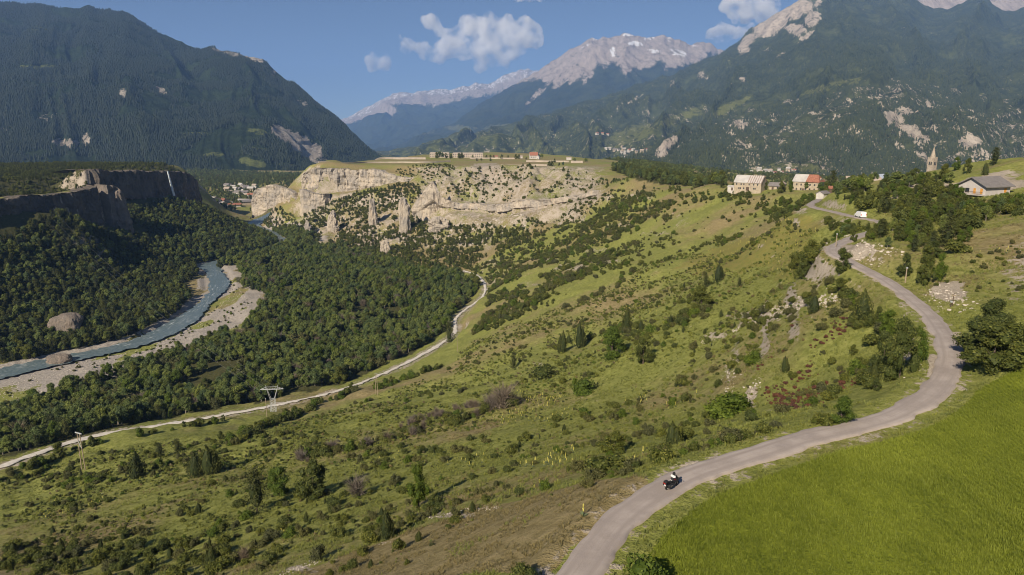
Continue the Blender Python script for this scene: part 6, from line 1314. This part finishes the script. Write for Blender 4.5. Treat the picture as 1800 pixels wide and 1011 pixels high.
for Y0, Y1, st, h0, h1, sd in [(24, 75, .38, .14, .38, 1), (75, 130, .52, .2, .5, 2), (130, 240, .9, .25, .65, 3)]:
    x, y = scatter(near_poly(Y0, Y1), st, 700 + sd); z = Hf(x, y); ok = inframe(x, y, z, 20); x, y, z = x[ok], y[ok], z[ok]; ok = clear(x, y, 2.15) & (cover_at(bare, x, y) < .5 + .4 * rng.random(len(x))) & (fbm2(x / 2.5, y / 2.5, 2, 66) + .5 > rng.random(len(x)) * .9); x, y = x[ok], y[ok]
    dr = cover_at(dryw, x, y) + fbm2(x / 6, y / 6, 2, 67) * .35; gx_.append(x); gy_.append(y); gs_.append(h0 + (h1 - h0) * rng.random(len(x)) ** 1.4); gv_.append(np.where(dr > .58 + .25 * rng.random(len(x)), 3 + rng.integers(0, 2, len(x)), rng.integers(0, 3, len(x))))
x, y = np.concatenate(gx_), np.concatenate(gy_); print('GRASS', len(x))
instancer('grass', GB, x, y, Hf(x, y), np.concatenate(gs_), rng.uniform(0, 6.28, len(x)), np.concatenate(gv_), 'green and straw coloured meadow grass on the near hillside', 'grass')
x, y = scatter(wpoly(meadow), 1.9, 801); z = Hf(x, y); ok = inframe(x, y, z, 20) & clear(x, y, 3.0) & (fbm2(x / 11, y / 11, 3, 68) > -.15); x, y = x[ok], y[ok]; ok = rng.random(len(x)) < np.clip(np.hypot(x, y) / 200, .25, .8); x, y = x[ok], y[ok]; print('HERBS', len(x))
instancer('ground_cover', HB, x, y, Hf(x, y), rng.uniform(.25, .75, len(x)) * np.clip(np.hypot(x, y) / 130, .6, 1.6), rng.uniform(0, 6.28, len(x)), rng.choice(5, len(x), p=[.6, .12, .12, .08, .08]), 'low herbs and dwarf bushes covering the hillside', 'ground cover')
# wheat in rows
X, Yy = np.meshgrid(np.arange(-5, 126, .5), np.arange(26, 98, .11)); X = X.ravel(); Yy = Yy.ravel(); xr = X + .1 * (Yy - 60) + fbm2(Yy / 20, X * 0, 2, 3) * .5 + rng.normal(size=X.size) * .1; Yy = Yy + rng.uniform(-.1, .1, X.size)
ok = inpoly(xr, Yy, FIELD); ok[ok] &= near_line(xr[ok], Yy[ok], ROAD)[0] > 3.5 + .5 * rng.random(int(ok.sum())); ok[ok] &= inframe(xr[ok], Yy[ok], Hf(xr[ok], Yy[ok]), 25); x, y = xr[ok], Yy[ok]; print('WHEAT', len(x))
WB = [mk('wheat_tuft', blade_mesh(30 + k, 14, 1, .5, .03, .4), LM['wheat']) for k in range(4)]
instancer('wheat', WB, x, y, Hf(x, y), (.29 + .06 * fbm2(x / 6, y / 6, 3, 5)) * rng.uniform(.8, 1.2, len(x)), rng.uniform(0, 6.28, len(x)), rng.integers(0, 4, len(x)), 'bright green young wheat growing in rows inside the road bend', 'wheat')
# rubble
def stone(seed):
    r = np.random.default_rng(seed); v = ICO1[0] * (1 + r.normal(size=(len(ICO1[0]), 1)) * .18) * [1, .8, .6]; return v, ICO1[1], np.full(len(v), .5)
M['rubble'] = plain('rubble_stone', (.46, .41, .35), .95, .3, 1.5)
SB = [mk('stone', stone(k), M['rubble']) for k in range(4)]
def rubble(lines, label, seed):
    r = np.random.default_rng(seed); xs, ys, ss = [], [], []
    for line, dens, wid, s0, s1 in lines:
        L = catmull(wpoly(line), 20); s = np.r_[0, np.cumsum(np.hypot(*np.diff(L, axis=0).T))]; n = int(s[-1] * dens); t = r.uniform(0, s[-1], n)
        xs.append(np.interp(t, s, L[:, 0]) + r.normal(size=n) * wid); ys.append(np.interp(t, s, L[:, 1]) + r.normal(size=n) * wid); ss.append(s0 + (s1 - s0) * r.random(n) ** 3)
    x, y, s = map(np.concatenate, (xs, ys, ss)); ok = clear(x, y, 2.6, 3, 0, True); x, y, s = x[ok], y[ok], s[ok]
    instancer('rubble', SB, x, y, Hf(x, y) + s * .1, s, r.uniform(0, 6.28, len(x)), r.integers(0, 4, len(x)), label, 'rubble')
rubble([([(1232,602),(1290,582),(1330,560)], 9, .8, .08, .35), ([(1330,556),(1400,535),(1450,530),(1480,528)], 16, 1.1, .08, .4), ([(1308,715),(1322,690),(1332,668)], 12, .7, .06, .3), ([(1280,690),(1283,650),(1290,620)], 5, .6, .05, .3)], 'pale stones of the broken terrace walls on the hillside', 1)
rubble([([(755,912),(800,900),(840,893),(875,894)], 14, .3, .04, .16), ([(495,1008),(530,997),(562,985)], 40, .7, .04, .15), ([(660,960),(700,945)], 10, .5, .04, .12)], 'pale stones strewn along the edge of the dry grass', 2)
rubble([([(1630,690),(1640,650),(1648,625)], 14, .8, .05, .22), ([(1640,505),(1660,520),(1690,545)], 14, 1.6, .06, .35), ([(1490,448),(1520,440),(1560,446)], 16, 2.2, .08, .5), ([(1470,420),(1500,425)], 8, 1.5, .1, .6), ([(1075,930),(1110,900),(1150,880)], 5, .4, .04, .15)], 'pale stones on the banks and shoulders of the road', 3)
rubble([([(640,400),(720,420),(800,425),(860,420)], 1.6, 16, .4, 2.4), ([(740,395),(800,390),(880,395),(940,385)], 2.0, 12, .4, 2.2), ([(560,395),(640,380)], 1.2, 14, .4, 2.2)], 'fallen blocks scattered over the talus below the cliffs', 4)
x, y = scatter(wpoly([(0,720),(230,650),(420,590),(450,540),(400,480),(380,500),(330,575),(100,640),(0,680)]), 1.8, 901); ok = (near_line(x, y, RIV)[0] > 12.5) & (rng.random(len(x)) < .5); x, y = x[ok], y[ok]
instancer('gravel', SB, x, y, Hf(x, y), rng.uniform(.1, .5, len(x)), rng.uniform(0, 6.28, len(x)), rng.integers(0, 4, len(x)), 'pale cobbles on the gravel bars along the river', 'gravel')
# far conifer woods on the mountain sides: nobody could count them
def conifer_far(seed):
    r = np.random.default_rng(seed); V = []; Fc = []
    for k in range(3):
        b = len(V); z0, z1, rr = .08 + .27 * k, .5 + .25 * k, .26 - .065 * k; V += [(rr * math.cos(a) * r.uniform(.7, 1.2), rr * math.sin(a) * r.uniform(.7, 1.2), z0) for a in np.linspace(0, 6.28, 7)[:-1]] + [(0, 0, z1)]; Fc += [(b + q, b + (q + 1) % 6, b + 6) for q in range(6)]
    return np.array(V), np.array(Fc), r.uniform(.1, .9, len(V))
CF = [mk('far_conifer', conifer_far(k), LM['conifer_far']) for k in range(4)]
CP_ = [mk('far_conifer', conifer_far(k), LM['conifer_pale']) for k in range(4)]
def far_wood(key, n, h0, h1, label, seed, maxY=9000, xr_=(-60, 1860)):
    P, cov, v, PX, PYY = SHEETS[key]; r = np.random.default_rng(seed); nu, nv = v.shape
    dens = np.hypot(np.gradient(P[..., 0], axis=0), np.gradient(P[..., 1], axis=0)) * np.linalg.norm(np.gradient(P, axis=1), axis=2)
    w = dens * (v <= 1.02) * (PX > xr_[0]) * (PX < xr_[1]) * (PYY > -30) * np.clip(1 - 1.6 * cov[..., 0], 0, 1) * sstep(-.55, .1, fbm2(P[..., 0] / 260, P[..., 1] / 260, 4, seed + 5)) * np.clip(1 - 1.5 * cov[..., 1], 0, 1) * (P[..., 1] < maxY) / np.maximum(P[..., 1], 1000) ** 1.3
    w = w[:-1, :-1].ravel(); w /= w.sum(); k = r.choice(len(w), n, p=w); i, j = k // (nv - 1), k % (nv - 1); a, b = r.random(n)[:, None], r.random(n)[:, None]
    Q = (P[i, j] * (1 - a) + P[i + 1, j] * a) * (1 - b) + (P[i, j + 1] * (1 - a) + P[i + 1, j + 1] * a) * b
    instancer('forest', CF if seed == 1 else CP_, Q[:, 0], Q[:, 1], Q[:, 2] - .5, r.uniform(h0, h1, n), r.uniform(0, 6.28, n), r.integers(0, 4, n), label, 'forest')
SK = list(SHEETS)
far_wood(SK[0], 90000, 11, 22, 'dark conifer forest covering the left mountain', 1)
far_wood(SK[4], 60000, 12, 22, 'dark forest on the flank of the right massif', 2, 8800, (900, 1860))
far_wood(SK[5], 36000, 8, 15, 'sparse dark wood on the rocky hill behind the village', 3)
# ------------------------------------------------------------------ the air
def haze():
    m, nt, out = newmat('valley_air'); N = NT(nt)
    v = N.n('VolumePrincipled'); N.set(v, 'Color', (.28, .5, .97)); N.set(v, 'Density', HAZE); N.set(v, 'Anisotropy', .0)
    nt.links.new(v.outputs[0], out.inputs['Volume'])
    zl_ = min(-4.0, min(float(q[0][..., 2].min()) for q in SHEETS.values())); zh_ = max(float(q[0][..., 2].max()) for q in SHEETS.values()) + 25
    b = MB().box(-17000, 17000, -2500, 25500, zl_ - 1, zh_ + 15); o = b.build('haze', m); tag(o, 'pale blue haze filling the whole valley', None, None, 'stuff'); return o
HAZE = 4.7e-5
haze()
